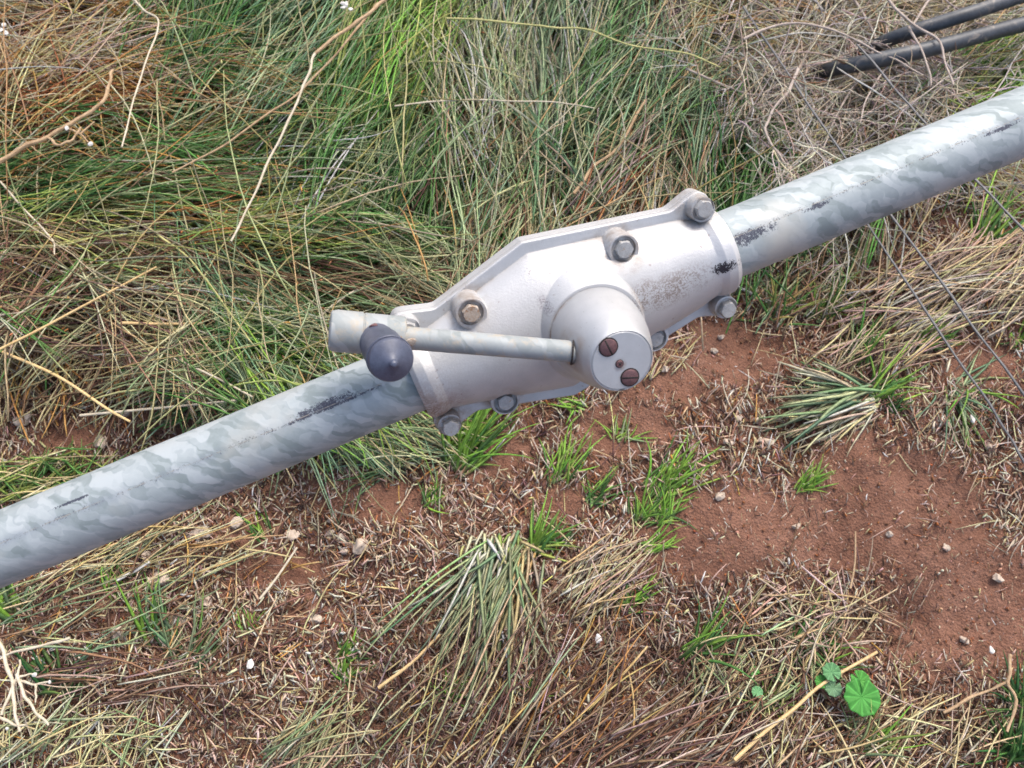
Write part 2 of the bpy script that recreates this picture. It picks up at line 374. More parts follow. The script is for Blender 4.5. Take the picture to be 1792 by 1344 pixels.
PAL = {
 'green': (.085, .195, .050), 'deep': (.035, .115, .032), 'blue': (.165, .270, .150), 'ygreen': (.260, .340, .085), 'bright': (.230, .430, .065),
 'straw': (.56, .45, .25), 'pale': (.66, .59, .42), 'orange': (.60, .29, .09), 'rust': (.29, .115, .05), 'tan': (.47, .39, .31),
 'brown': (.20, .115, .07), 'purple': (.125, .068, .06), 'dark': (.045, .028, .022), 'pink': (.52, .38, .30), 'grey': (.50, .44, .39), 'sage': (.29, .35, .19), 'gold': (.60, .43, .17)}
def pick(rng, mixd, N, S, jit=.22, tipmix=.25, tipcol='straw'):
    names = list(mixd); p = np.array([mixd[k] for k in names], float); p /= p.sum()
    base = np.array([PAL[k] for k in names])[rng.choice(len(names), N, p=p)]
    base = base * np.exp(rng.normal(0, jit, (N, 1))) * np.exp(rng.normal(0, .07, (N, 3)))
    t = np.linspace(0, 1, S)[None, :, None]
    tip = np.array(PAL[tipcol]) * np.exp(rng.normal(0, jit, (N, 1)))
    a = (rng.random((N, 1, 1)) < tipmix * 2) * rng.random((N, 1, 1)) * t ** 2
    return base[:, None, :] * (1 - a) + tip[:, None, :] * a
def strands(rng, base, head, L, p0, p1, kap, S, wig=.12, clamp=.003):
    N = len(base); t = np.linspace(0, 1, S)
    hd = head[:, None] + kap[:, None] * t[None] + np.cumsum(rng.normal(0, wig / math.sqrt(S), (N, S)), 1)
    pt = p0[:, None] * (1 - t[None]) + p1[:, None] * t[None] + np.cumsum(rng.normal(0, wig * .6 / math.sqrt(S), (N, S)), 1)
    stp = (L / (S - 1))[:, None]
    d = np.stack([np.cos(hd) * np.cos(pt) * stp, np.sin(hd) * np.cos(pt) * stp, np.sin(pt) * stp], -1)
    C = base[:, None, :] + np.concatenate([np.zeros((N, 1, 3)), np.cumsum(d[:, :-1], 1)], 1)
    g = gz(C[..., 0], C[..., 1]) + clamp
    C[..., 2] = np.where(C[..., 2] < g, g + (g - C[..., 2]) * .02, C[..., 2])
    return C
def heading(px, py, ang, z=0.):
    """image angle (deg, counter-clockwise from right) -> world heading and metres per pixel there"""
    px = np.asarray(px, float); a = np.radians(ang)
    d = G(px + 20 * np.cos(a), py - 20 * np.sin(a), z) - G(px, py, z)
    return np.arctan2(d[..., 1], d[..., 0]), np.linalg.norm(d[..., :2], axis=-1) / 20

# control points over the standing grass: x, y, angle, spread, mix, height, share of upright
GC = [
 (60, 60, 5, 40, {'orange': 3, 'rust': 1, 'straw': 3, 'pink': 5}), (250, 90, -3, 32, {'orange': 3, 'rust': 1, 'straw': 4, 'pink': 5}),
 (100, 190, 40, 50, {'orange': 3, 'rust': 3, 'straw': 3, 'brown': 1}), (280, 190, -5, 34, {'straw': 3, 'orange': 3, 'rust': 2, 'green': 2}),
 (400, 50, 66, 12, {'deep': 3, 'green': 3, 'blue': 1}), (560, 60, 48, 18, {'blue': 3, 'green': 3, 'sage': 2}), (520, 140, 38, 18, {'green': 3, 'blue': 2, 'sage': 2}),
 (430, 160, 0, 28, {'orange': 2, 'straw': 2, 'deep': 2, 'green': 2}), (420, 240, 6, 20, {'green': 3, 'orange': 2, 'brown': 2, 'sage': 2}),
 (100, 270, 10, 25, {'green': 3, 'deep': 2, 'orange': 1, 'sage': 1}), (150, 330, 4, 14, {'green': 3, 'deep': 3, 'ygreen': 2, 'orange': 1}),
 (350, 320, 6, 16, {'green': 3, 'sage': 3, 'brown': 1, 'orange': 1}), (690, 60, 60, 11, {'ygreen': 4, 'green': 3, 'bright': 1}), (640, 150, 50, 18, {'green': 4, 'ygreen': 3}),
 (700, 230, 58, 30, {'green': 4, 'deep': 2, 'sage': 2}), (560, 260, 45, 45, {'sage': 3, 'green': 3, 'pale': 2}), (830, 100, 100, 16, {'pale': 4, 'sage': 3, 'brown': 1}),
 (880, 200, 95, 18, {'pale': 3, 'sage': 4, 'blue': 2}), (960, 80, 82, 15, {'blue': 4, 'sage': 3, 'pale': 2}), (1080, 60, 66, 20, {'blue': 4, 'green': 2, 'sage': 2, 'tan': 1}),
 (1120, 170, 48, 22, {'blue': 4, 'green': 2, 'sage': 2}), (980, 250, 82, 26, {'sage': 4, 'blue': 2, 'tan': 3}), (820, 290, 68, 45, {'green': 3, 'blue': 3, 'brown': 2, 'straw': 1}),
 (660, 330, 50, 50, {'green': 3, 'sage': 2, 'pale': 1}), (180, 400, 3, 12, {'ygreen': 3, 'sage': 3, 'green': 2, 'gold': 1}), (450, 405, 2, 12, {'ygreen': 4, 'sage': 3, 'orange': 1}),
 (700, 400, -8, 40, {'sage': 4, 'green': 2, 'orange': 1}), (640, 480, -14, 26, {'sage': 3, 'brown': 3, 'straw': 2}), (560, 560, 4, 24, {'sage': 3, 'straw': 2, 'green': 2}),
 (420, 500, -58, 26, {'blue': 5, 'sage': 2}), (280, 450, -4, 30, {'purple': 3, 'brown': 3, 'tan': 2}), (130, 470, -5, 50, {'brown': 3, 'straw': 3, 'purple': 2, 'green': 1}),
 (80, 560, 20, 55, {'straw': 3, 'brown': 3, 'pink': 2, 'green': 1}), (220, 590, -25, 60, {'straw': 3, 'brown': 3, 'purple': 2, 'pink': 2}), (380, 610, 45, 50, {'sage': 4, 'green': 2, 'straw': 2}),
 (510, 640, -48, 24, {'bright': 3, 'blue': 3, 'sage': 2}), (900, 370, 72, 45, {'sage': 4, 'straw': 2, 'brown': 2, 'green': 1}), (1050, 330, 62, 40, {'tan': 3, 'rust': 2, 'sage': 3, 'straw': 2}),
 (1190, 280, 72, 38, {'tan': 3, 'straw': 2, 'brown': 2, 'sage': 2}), (1300, 290, 78, 50, {'deep': 2, 'green': 4}), (1400, 120, 10, 85, {'grey': 4, 'tan': 3, 'straw': 2}), (1560, 150, 0, 85, {'grey': 4, 'tan': 3, 'straw': 2, 'green': 1}),
 (1250, 50, 20, 80, {'tan': 3, 'orange': 1, 'straw': 2, 'sage': 2}), (1620, 230, 65, 40, {'straw': 4, 'pink': 2, 'brown': 2, 'sage': 1}), (1480, 240, 40, 80, {'straw': 3, 'tan': 3, 'green': 2}),
 (1740, 150, 42, 22, {'bright': 4, 'green': 3}), (1700, 80, 20, 30, {'straw': 3, 'tan': 2})]
GXY = np.array([(g[0], g[1]) for g in GC], float)
def inside_grass(px, py):
    edge = np.interp(px, [-600, 0, 150, 300, 430, 560, 700, 800, 1000, 1260, 1450, 1700, 1800, 2300], [560, 590, 600, 640, 700, 720, 640, 560, 470, 400, 330, 250, 190, 100])
    return py < edge + (vnoise(px / 100., py / 100., .9, 12) - .5) * 110
def field(rng, px, py):
    """nearest control point, blurred, so borders between stands are ragged"""
    q = np.stack([px, py], -1) + rng.normal(0, 26, (len(px), 2))
    d = ((q[:, None, :] - GXY[None]) ** 2 * np.array([1, 1.5])).sum(-1)
    return d.argmin(1)
def mixcol(rng, who, S, jit=.22, tipmix=.25):
    col = np.zeros((len(who), S, 3))
    for k in range(len(GC)):
        m = np.where(who == k)[0]
        if len(m): col[m] = pick(rng, GC[k][4], len(m), S, jit, tipmix)
    return col
rng = np.random.default_rng(11)
def sample_px(n, x0, x1, y0, y1, keep):
    px = rng.uniform(x0, x1, n); py = rng.uniform(y0, y1, n); k = keep(px, py); return px[k], py[k]

# thatch: short dead pieces low in the stand
th = Blades()
px, py = sample_px(18500, -700, 2600, -330, 760, inside_grass)
N = len(px); b = G(px, py, .02); hd, mpp = heading(px, py, rng.uniform(0, 360, N))
b[:, 2] = gz(b[:, 0], b[:, 1]) + rng.uniform(.002, .05, N)
th.add(strands(rng, b, hd, rng.uniform(.03, .12, N), rng.normal(0, .15, N), rng.normal(0, .15, N), rng.normal(0, .5, N), 4), rng.uniform(.0018, .0038, N),
       pick(rng, {'brown': 4, 'purple': 3, 'dark': 5, 'rust': 1}, N, 4) * .75, tip=.5)
tag(th.build('thatch', M_STRAW), 'matted layer of dead brown stalks under the tall grass', 'dead grass', kind='stuff')

gr = Blades()
bx, by = sample_px(3950, -700, 2600, -330, 760, inside_grass)              # bundles of stems lying the same way
nb_ = len(bx); wb = field(rng, bx, by); ab = np.array([GC[k][2] for k in wb]) + rng.normal(0, 1, nb_) * np.array([GC[k][3] for k in wb]) * .62
colb = mixcol(rng, wb, 1, .25, 0)[:, 0]; cntb = rng.integers(4, 17, nb_); ib = np.repeat(np.arange(nb_), cntb); N = len(ib); S = 8
aa = np.radians(ab[ib]); off = rng.normal(0, 11, N); al = rng.normal(0, 45, N)
px = bx[ib] + al * np.cos(aa) + off * np.sin(aa); py = by[ib] - al * np.sin(aa) + off * np.cos(aa); who = wb[ib]
ang = ab[ib] + rng.normal(0, 7.5, N)
lay = np.clip(rng.random(nb_)[ib] + rng.normal(0, .12, N), 0, 1)                                        # 0 low, 1 on top
hd, mpp = heading(px, py, ang, .06)
L = mpp * rng.uniform(110, 300, N) * (1 - .2 * lay)
zz = .015 + lay * .13
ctr = G(px, py, zz); b = ctr.copy(); p0 = rng.normal(.22, .14, N); p1 = p0 * -1 + rng.normal(-.05, .12, N)
b[:, 0] -= np.cos(hd) * L * .5; b[:, 1] -= np.sin(hd) * L * .5
b[:, 2] = zz - .2 * L * np.abs(p0)
gr.add(strands(rng, b, hd, L, p0, p1, rng.normal(0, .35, N), S), rng.uniform(.0019, .0044, N) * (1 - .15 * lay), np.where((rng.random(N) < .6)[:, None, None], colb[ib][:, None, :] * np.exp(rng.normal(0, .16, (N, 1, 1))) * np.ones((1, S, 1)), mixcol(rng, who, S, .28)) * 1.25, flat=.5, tip=.2)
px, py = sample_px(1650, -700, 2600, -330, 740, inside_grass)         # single stems lying across the top
N = len(px); who = field(rng, px, py)
ang = np.array([GC[k][2] for k in who]) + rng.normal(0, 42, N); zz = rng.uniform(.10, .19, N)
hd, mpp = heading(px, py, ang, .15); L = mpp * rng.uniform(140, 380, N); b = G(px, py, zz); p0 = rng.normal(.15, .1, N)
b[:, 0] -= np.cos(hd) * L * .5; b[:, 1] -= np.sin(hd) * L * .5; b[:, 2] -= .15 * L * np.abs(p0)
gr.add(strands(rng, b, hd, L, p0, -p0, rng.normal(0, .3, N), 9, .2), rng.uniform(.0020, .0036, N), mixcol(rng, who, 9, .25, .3) * .6 + .4 * pick(rng, {'straw': 3, 'pale': 3, 'sage': 3, 'orange': 1, 'gold': 1}, N, 9), flat=.7, tip=.35)
px, py = sample_px(3600, -420, 1500, -330, 640, inside_grass); k = rng.random(len(px)) < np.clip(1.15 - px / 900, .12, 1); px, py = px[k], py[k]
N = len(px); zz = rng.uniform(.08, .17, N); b = G(px, py, zz)              # brown seed scales caught on the stems
gr.add(strands(rng, b, rng.uniform(0, 6.28, N), rng.uniform(.004, .011, N), rng.normal(0, .4, N), rng.normal(0, .4, N), rng.normal(0, .6, N), 4), rng.uniform(.002, .0042, N), pick(rng, {'orange': 4, 'rust': 4, 'brown': 2, 'straw': 2}, N, 4, .25, 0), flat=.5, tip=.4, base=.4)
tag(gr.build('tall_grass', M_BLADE), 'tangled mass of long lying rush-like grass, green mixed with straw, above the pipe', 'grass', kind='stuff')

# ------------------------------------------------------------------ litter on the soil
BARE = [(1230, 640, 145, 70), (1550, 880, 185, 90), (1700, 1060, 150, 125), (1255, 930, 170, 90), (880, 790, 80, 45), (510, 990, 90, 40), (660, 880, 90, 35), (1090, 750, 90, 50),
        (430, 930, 70, 30), (330, 720, 130, 35), (1440, 950, 110, 40), (1480, 780, 60, 35), (1720, 640, 60, 40), (1640, 960, 120, 60), (130, 760, 60, 30), (990, 880, 70, 35), (1500, 1120, 45, 25), (560, 1070, 60, 30)]
def bare(px, py):
    k = np.zeros(len(px))
    for cx, cy, rx, ry in BARE: k = np.maximum(k, np.clip(1.35 - ((px - cx) / rx) ** 2 - ((py - cy) / ry) ** 2, 0, 1))
    return np.clip(k + (vnoise(px / 100., py / 100., 1.6, 5) - .5) * .9 * (k > .02), 0, 1)
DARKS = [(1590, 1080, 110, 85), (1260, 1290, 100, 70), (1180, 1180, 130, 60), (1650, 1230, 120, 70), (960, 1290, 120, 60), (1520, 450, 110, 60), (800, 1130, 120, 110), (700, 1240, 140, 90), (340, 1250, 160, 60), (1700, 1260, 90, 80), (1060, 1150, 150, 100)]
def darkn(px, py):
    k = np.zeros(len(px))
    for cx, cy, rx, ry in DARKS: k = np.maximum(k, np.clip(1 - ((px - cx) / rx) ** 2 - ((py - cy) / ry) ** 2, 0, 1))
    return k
def not_grass(px, py): return ~inside_grass(px, py + 60)
lt = Blades()
for cnt, lo, hi, w0, w1, mx, z1, avoid in (
        (44000, 6, 24, .0015, .0034, {'brown': 6, 'purple': 4, 'dark': 2, 'rust': 2, 'pink': 3}, .008, .93),
        (46000, 6, 28, .0012, .0032, {'pink': 6, 'straw': 2, 'tan': 4, 'brown': 4, 'pale': 1, 'purple': 2}, .013, .90),
        (5200, 28, 85, .0014, .0028, {'pink': 4, 'straw': 3, 'brown': 4, 'tan': 3, 'purple': 2, 'orange': 1}, .018, .94),
        (14000, 3, 9, .0012, .0028, {'pink': 4, 'pale': 3, 'tan': 3, 'brown': 3}, .003, .35),
        (1900, 8, 28, .0028, .0055, {'pale': 3, 'straw': 2, 'pink': 4}, .014, .6)):
    px, py = sample_px(int(cnt * 1.3), -620, 2520, 330, 1720, not_grass)
    k = rng.random(len(px)) > avoid * bare(px, py); px, py = px[k], py[k]
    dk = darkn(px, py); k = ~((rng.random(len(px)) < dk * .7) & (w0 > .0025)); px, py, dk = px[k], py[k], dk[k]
    N = len(px); b = G(px, py, 0); hd, mpp = heading(px, py, rng.uniform(0, 360, N) * .75 + 45)
    b[:, 2] = gz(b[:, 0], b[:, 1]) + rng.uniform(.0005, z1, N); bb = 1 - .45 * bare(px, py); Lm = mpp * rng.uniform(lo, hi, N) * bb
    S = 3 if hi < 30 else 5
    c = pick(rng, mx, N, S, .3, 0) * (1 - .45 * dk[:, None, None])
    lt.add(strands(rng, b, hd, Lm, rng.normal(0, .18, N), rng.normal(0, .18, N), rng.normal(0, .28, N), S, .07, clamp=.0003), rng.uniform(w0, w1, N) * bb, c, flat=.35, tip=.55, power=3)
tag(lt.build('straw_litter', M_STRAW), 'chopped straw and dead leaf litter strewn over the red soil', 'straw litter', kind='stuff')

# fine gravel crumbs
gp = Blades()
px, py = sample_px(14000, -620, 2520, 380, 1700, not_grass); N = len(px); b = G(px, py, 0); b[:, 2] = gz(b[:, 0], b[:, 1]) + .001
hd = rng.uniform(0, 6.28, N); Lc = .0015 + .0045 * rng.random(N) ** 2
gp.add(strands(rng, b, hd, Lc, np.zeros(N), np.zeros(N), np.zeros(N), 4), Lc * rng.uniform(.6, 1, N), pick(rng, {'brown': 6, 'rust': 3, 'pink': 3, 'pale': 1}, N, 4, .2, 0) * np.array([1.1, .9, .8]), flat=.5, tip=.5, base=.5)
tag(gp.build('soil_crumbs', M_STRAW), 'small crumbs of red soil and grit among the litter', 'grit', kind='stuff')

# longer dry grass lying on the soil: patches x, y, rx, ry, angle, spread, count, length px, mix
dg = Blades()
for cx, cy, rx, ry, an, sp, cnt, l0, l1, mx, z1 in (
      
        (1660, 520, 190, 55, 24, 20, 200, 60, 220, {'pink': 4, 'straw': 4, 'pale': 2, 'tan': 2}, .05),
        (1740, 470, 110, 60, 30, 24, 110, 60, 200, {'pink': 4, 'straw': 3, 'tan': 2}, .05),
        (1560, 600, 110, 40, 28, 24, 90, 60, 160, {'pink': 3, 'straw': 3, 'purple': 1}, .03),
        (1380, 480, 130, 70, 30, 60, 260, 40, 110, {'straw': 3, 'brown': 3, 'sage': 3, 'tan': 2}, .03),
        (1750, 340, 110, 50, -20, 35, 120, 70, 170, {'straw': 4, 'pale': 3, 'ygreen': 1}, .05),
        (900, 1200, 95, 130, 64, 14, 44, 120, 330, {'straw': 3, 'gold': 1, 'brown': 4, 'purple': 2, 'sage': 1, 'pink': 2}, .04),
        (740, 1260, 150, 90, 50, 24, 26, 80, 240, {'straw': 3, 'brown': 4, 'gold': 1, 'tan': 2, 'sage': 1}, .03),
        (1020, 1230, 120, 110, 60, 24, 44, 90, 260, {'gold': 1, 'brown': 4, 'pink': 2, 'orange': 1, 'purple': 3}, .03),
        (1170, 1290, 160, 60, 32, 12, 80, 90, 260, {'purple': 3, 'brown': 4, 'tan': 2, 'pink': 1}, .04),
        (1060, 1000, 60, 60, 45, 18, 90, 60, 150, {'straw': 4, 'pink': 3}, .025),
        (560, 1310, 70, 70, 44, 26, 70, 80, 200, {'sage': 3, 'straw': 3}, .04),
        (330, 1050, 300, 110, 35, 40, 120, 40, 130, {'straw': 3, 'brown': 4, 'purple': 3, 'orange': 1}, .025),
        (180, 1080, 180, 80, 20, 20, 70, 70, 160, {'blue': 3, 'sage': 3, 'brown': 3}, .05),
        (220, 960, 230, 50, 26, 14, 90, 80, 200, {'straw': 4, 'gold': 2, 'sage': 2}, .03),
        (230, 1190, 120, 40, 18, 14, 50, 60, 150, {'purple': 3, 'pink': 2, 'brown': 4}, .03),
        (120, 1290, 190, 60, 60, 60, 150, 50, 160, {'pale': 3, 'sage': 3, 'straw': 3}, .03),
        (1420, 1080, 140, 60, 40, 70, 150, 30, 110, {'straw': 3, 'pink': 3, 'brown': 2}, .03),
        (1530, 1290, 220, 60, 50, 60, 170, 40, 150, {'straw': 3, 'brown': 3, 'tan': 2}, .03),
        (1330, 1160, 120, 70, 70, 50, 160, 30, 100, {'straw': 3, 'sage': 2, 'brown': 2}, .03),
        (690, 770, 120, 45, -20, 30, 260, 60, 150, {'sage': 4, 'blue': 3, 'straw': 2}, .06),
        (480, 720, 170, 60, 40, 55, 150, 60, 200, {'sage': 3, 'straw': 3, 'green': 2}, .04),
        (150, 660, 220, 60, 70, 45, 220, 60, 200, {'straw': 4, 'brown': 3, 'orange': 1}, .05),
        (120, 840, 160, 40, 20, 40, 150, 50, 140, {'ygreen': 2, 'straw': 3, 'green': 2}, .05),
        (1130, 610, 90, 40, 30, 60, 70, 30, 80, {'straw': 3, 'pink': 3}, .02),
        (1420, 420, 120, 40, 60, 45, 120, 40, 120, {'sage': 3, 'straw': 3, 'green': 2}, .04)):
    N = int(cnt * .95); q = rng.random(N) ** .5; a = rng.uniform(0, 6.283, N); px = cx + rx * q * np.cos(a); py = cy + ry * q * np.sin(a)
    hd, mpp = heading(px, py, an + rng.normal(0, sp * .7, N), 0); L = mpp * rng.uniform(l0, l1, N); b = G(px, py, .01)
    b[:, 0] -= np.cos(hd) * L * .5; b[:, 1] -= np.sin(hd) * L * .5
    b[:, 2] = gz(b[:, 0], b[:, 1]) + rng.uniform(.003, z1, N); p0 = rng.normal(.1, .12, N)
    dg.add(strands(rng, b, hd, L, p0, -p0, rng.normal(0, .2, N), 8), rng.uniform(.0017, .0040, N), pick(rng, mx, N, 8, .26, .2), flat=.4, tip=.35)
tag(dg.build('dry_grass', M_STRAW), 'long bleached grass stems lying flat on the soil', 'dry grass', kind='stuff')

# ------------------------------------------------------------------ the pipe and its gear housing
d3 = lambda x, y, k: np.array([(x - PW / 2) / F, -(y - PH / 2) / F, -1.]) * k
A, B = d3(0, 961, .663), d3(1792, 213, .718)
au = (B - A) / np.linalg.norm(B - A)
an_ = np.array([.2, -.40, .9]); an_ -= au * an_.dot(au); an_ /= np.linalg.norm(an_); av = np.cross(an_, au)
O = np.array([.05616, .06533, -.69291])                              # pipe axis at the middle of the housing
R3 = np.array([[1, 0, 0], [0, ct, -st], [0, st, ct]])
wu, wv_, wn_, wo = R3 @ au, R3 @ av, R3 @ an_, R3 @ O + np.array([0, 0, CAM_H])
win = empty('pipe_winder')
win.matrix_world = Matrix(((wu[0], wv_[0], wn_[0], wo[0]), (wu[1], wv_[1], wn_[1], wo[1]), (wu[2], wv_[2], wn_[2], wo[2]), (0, 0, 0, 1)))
tag(win, 'galvanised steel pipe with cast aluminium gear housing, folded crank handle and dark knob', 'gearbox')
mm = lambda *p: np.array(p, float) / 1000

# pipe
V, Fc = lathe([(.0302, -1.25)] + [(.0302, x) for x in np.linspace(-1.2, 1.2, 25)] + [(.0302, 1.25)], (0, 0, 0), (1, 0, 0), 96)
obj('pipe', V, Fc, M_PIPE, win)

HEX = [(-149, 40), (-122, 48.5), (-27, 75), (102, 50.5), (133, 40)]
HEX = HEX + [(a, -b) for a, b in HEX[::-1]]
LUGS = [(-140, 47), (122, 46), (122, -46), (-140, -47)]
MIDS = [(-88, 43), (46, 43.5), (54, -47), (-88, -47)]
def outline(n=900, grow=0.):
    pts = []
    hx = np.array(HEX, float)
    for k in range(n):
        th_ = 2 * math.pi * k / n; dx, dy = math.cos(th_), math.sin(th_); best = 0
        for i in range(len(hx)):
            p, q = hx[i], hx[(i + 1) % len(hx)]; e = q - p; den = dx * e[1] - dy * e[0]
            if abs(den) < 1e-9: continue
            t = (p[0] * e[1] - p[1] * e[0]) / den; s_ = (p[0] * dy - p[1] * dx) / den
            if t > 0 and -1e-6 <= s_ <= 1 + 1e-6: best = max(best, t)
        for cx, cy in LUGS:
            bq = dx * cx + dy * cy; disc = bq * bq - (cx * cx + cy * cy - 12.5 ** 2)
            if disc > 0: best = max(best, bq + math.sqrt(disc))
        pts.append((dx * best, dy * best))
    P = np.array(pts)
    for _ in range(3): P = (np.roll(P, 1, 0) + 2 * P + np.roll(P, -1, 0)) / 4
    if grow:
        T = np.roll(P, -1, 0) - np.roll(P, 1, 0); T /= np.linalg.norm(T, axis=1)[:, None] + 1e-9
        P = P + np.stack([T[:, 1], -T[:, 0]], -1) * grow
    return P
def slab(rings):
    V = []; n = len(rings[0][0]); Fc = []
    for P, h in rings: V += [mm(p[0], p[1], h) for p in P]
    for i in range(len(rings) - 1):
        for k in range(n):
            k2 = (k + 1) % n; Fc.append((i * n + k, i * n + k2, (i + 1) * n + k2, (i + 1) * n + k))
    Fc.append(tuple(range(n))[::-1]); Fc.append(tuple((len(rings) - 1) * n + k for k in range(n)))
    return V, Fc
P0 = outline()
def shell(sgn):
    """the half shell over the flange: half round at both ends, wide and roof-like in the middle"""
    us = np.array([-152, -148, -143, -140, -132, -122, -110, -95, -80, -65, -50, -38, -27, -15, 0, 15, 30, 45, 60, 75, 90, 102, 110, 118, 124, 127, 132, 137.])
    Wd = np.interp(us, [-152, -148, -140, -136, -122, -27, 102, 117, 122, 132, 137], [36.2, 39.6, 39.6, 36.3, 40, 66, 42, 36.6, 39.6, 39.6, 36.4])
    Ht = np.interp(us, [-152, -148, -140, -136, -110, -50, 0, 50, 90, 117, 122, 132, 137], [36.2, 39.6, 39.6, 36.3, 36.5, 42, 45, 42, 37, 36.6, 39.6, 39.6, 36.4])
    ex = np.interp(us, [-125, -80, -27, 40, 100], [1, 1.06, 1.14, 1.06, 1]); m = 41; V = []; Fc = []
    for u, a, h, e in zip(us, Wd, Ht, ex):
        for k in range(m):
            q = math.pi * k / (m - 1)
            V.append(mm(u, a * math.copysign(abs(math.cos(q)) ** e, math.cos(q)), sgn * h * abs(math.sin(q)) ** e))
    for i in range(len(us) - 1):
        for k in range(m - 1): Fc.append((i * m + k, i * m + k + 1, (i + 1) * m + k + 1, (i + 1) * m + k))
        Fc.append((i * m, (i + 1) * m, (i + 1) * m + m - 1, i * m + m - 1))
    Fc.append(tuple(range(m))); Fc.append(tuple((len(us) - 1) * m + k for k in range(m))[::-1])
    return V, Fc
def temp(part):
    me = bpy.data.meshes.new('t'); me.from_pydata([tuple(map(float, v)) for v in part[0]], [], [tuple(f) for f in part[1]]); me.update()
    bm = bmesh.new(); bm.from_mesh(me); bmesh.ops.recalc_face_normals(bm, faces=bm.faces); bm.to_mesh(me); bm.free()
    o = bpy.data.objects.new('t', me); COL.objects.link(o); return o
def carve(first, ops):
    """boolean a list of solids into the first one, leaving a single clean mesh"""
    o = temp(first); junk = []
    for op, part in ops:
        k = temp(part); junk.append(k); md = o.modifiers.new('b', 'BOOLEAN'); md.operation = op; md.object = k; md.solver = 'EXACT'
    dg_ = bpy.context.evaluated_depsgraph_get(); dg_.update()
    me = bpy.data.meshes.new_from_object(o.evaluated_get(dg_))
    for k in junk + [o]: m_ = k.data; bpy.data.objects.remove(k); bpy.data.meshes.remove(m_)
    return me
FL = slab([(outline(grow=0), .25), (outline(grow=0), 5.2), (outline(grow=-.9), 6.2)])
ops = [('UNION', shell(1))]
ops.append(('UNION', lathe([(.0600, .010), (.0570, .016), (.0405, .049)], mm(0, -5, 0), (0, 0, 1), 72)))
for cx, cy in LUGS: ops.append(('UNION', lathe([(.0108, .001), (.0104, .019)], mm(cx, cy, 0), (0, 0, 1), 32)))
for cx, cy in MIDS: ops.append(('UNION', lathe([(.0136, .001), (.0128, 0.0285 if cy > 0 else .017)], mm(cx, cy, 0), (0, 0, 1), 40)))
for cx, cy in MIDS: ops.append(('DIFFERENCE', lathe([(.0102, .0258 if cy > 0 else .0125), (.0118, .06)], mm(cx, cy + (1 if cy > 0 else -1.5), 0), (0, 0, 1), 40)))
for cx, cy in LUGS: ops.append(('DIFFERENCE', lathe([(.0098, .0175), (.0106, .06)], mm(cx, cy + math.copysign(1.5, cy), 0), (0, 0, 1), 32)))
ops.append(('DIFFERENCE', lathe([(.0306, -.3), (.0306, .3)], (0, 0, 0), (1, 0, 0), 64)))
me = carve(FL, ops); me.materials.clear(); me.shade_smooth(); me.set_sharp_from_angle(angle=math.radians(19))
hs = link_mesh('housing', me, M_CAST, win); hs.name = 'housing'
FB = slab([(outline(grow=-.9), -13.0), (outline(grow=0), -12.0), (outline(grow=0), -.25)])
me = carve(FB, [('UNION', shell(-1)), ('DIFFERENCE', lathe([(.0306, -.3), (.0306, .3)], (0, 0, 0), (1, 0, 0), 64))])
me.materials.clear(); me.shade_smooth(); me.set_sharp_from_angle(angle=math.radians(28))
bk = link_mesh('back_cover', me, M_CAST, win)

# bolts
def hexhead(cx, cy, z, rot, dirty=False, washer=True):
    r = .0076; V = []; Fc = []; hgt = .0058
    rings = [(r, 0), (r, hgt - .0009), (r * .86, hgt)]
    prof = []
    for rr, h in rings:
        for k in range(24):
            q = 2 * math.pi * k / 24
            hx_ = rr * math.cos(math.pi / 6) / math.cos(((q) % (math.pi / 3)) - math.pi / 6) if h < hgt else rr
            V.append(mm(cx, cy, z) + np.array([hx_ * math.cos(q + rot), hx_ * math.sin(q + rot), h]))
    for i in range(2):
        for k in range(24):
            k2 = (k + 1) % 24; Fc.append((i * 24 + k, i * 24 + k2, (i + 1) * 24 + k2, (i + 1) * 24 + k))
    Fc.append(tuple(range(24))[::-1]); Fc.append(tuple(48 + k for k in range(24)))
    sh = lathe([(.0042, -.012), (.0042, .001)], mm(cx, cy, z), (0, 0, 1), 16)
    return join((V, Fc), sh)
k = 0
for (cx, cy), zs in [(p, 18.2) for p in LUGS] + [(p, 26.6 if p[1] > 0 else 13.4) for p in MIDS]:
    k += 1; dirty = (cx, cy) == MIDS[0]
    V, Fc = hexhead(cx, cy + (1.0 if cy > 0 else -1.2), zs, .3 * k)
    o = obj('bolt', V, Fc, M_RBOLT if dirty else M_BOLT, hs, 25)
    if dirty: o['label'] = 'rusty dust covered bolt head'

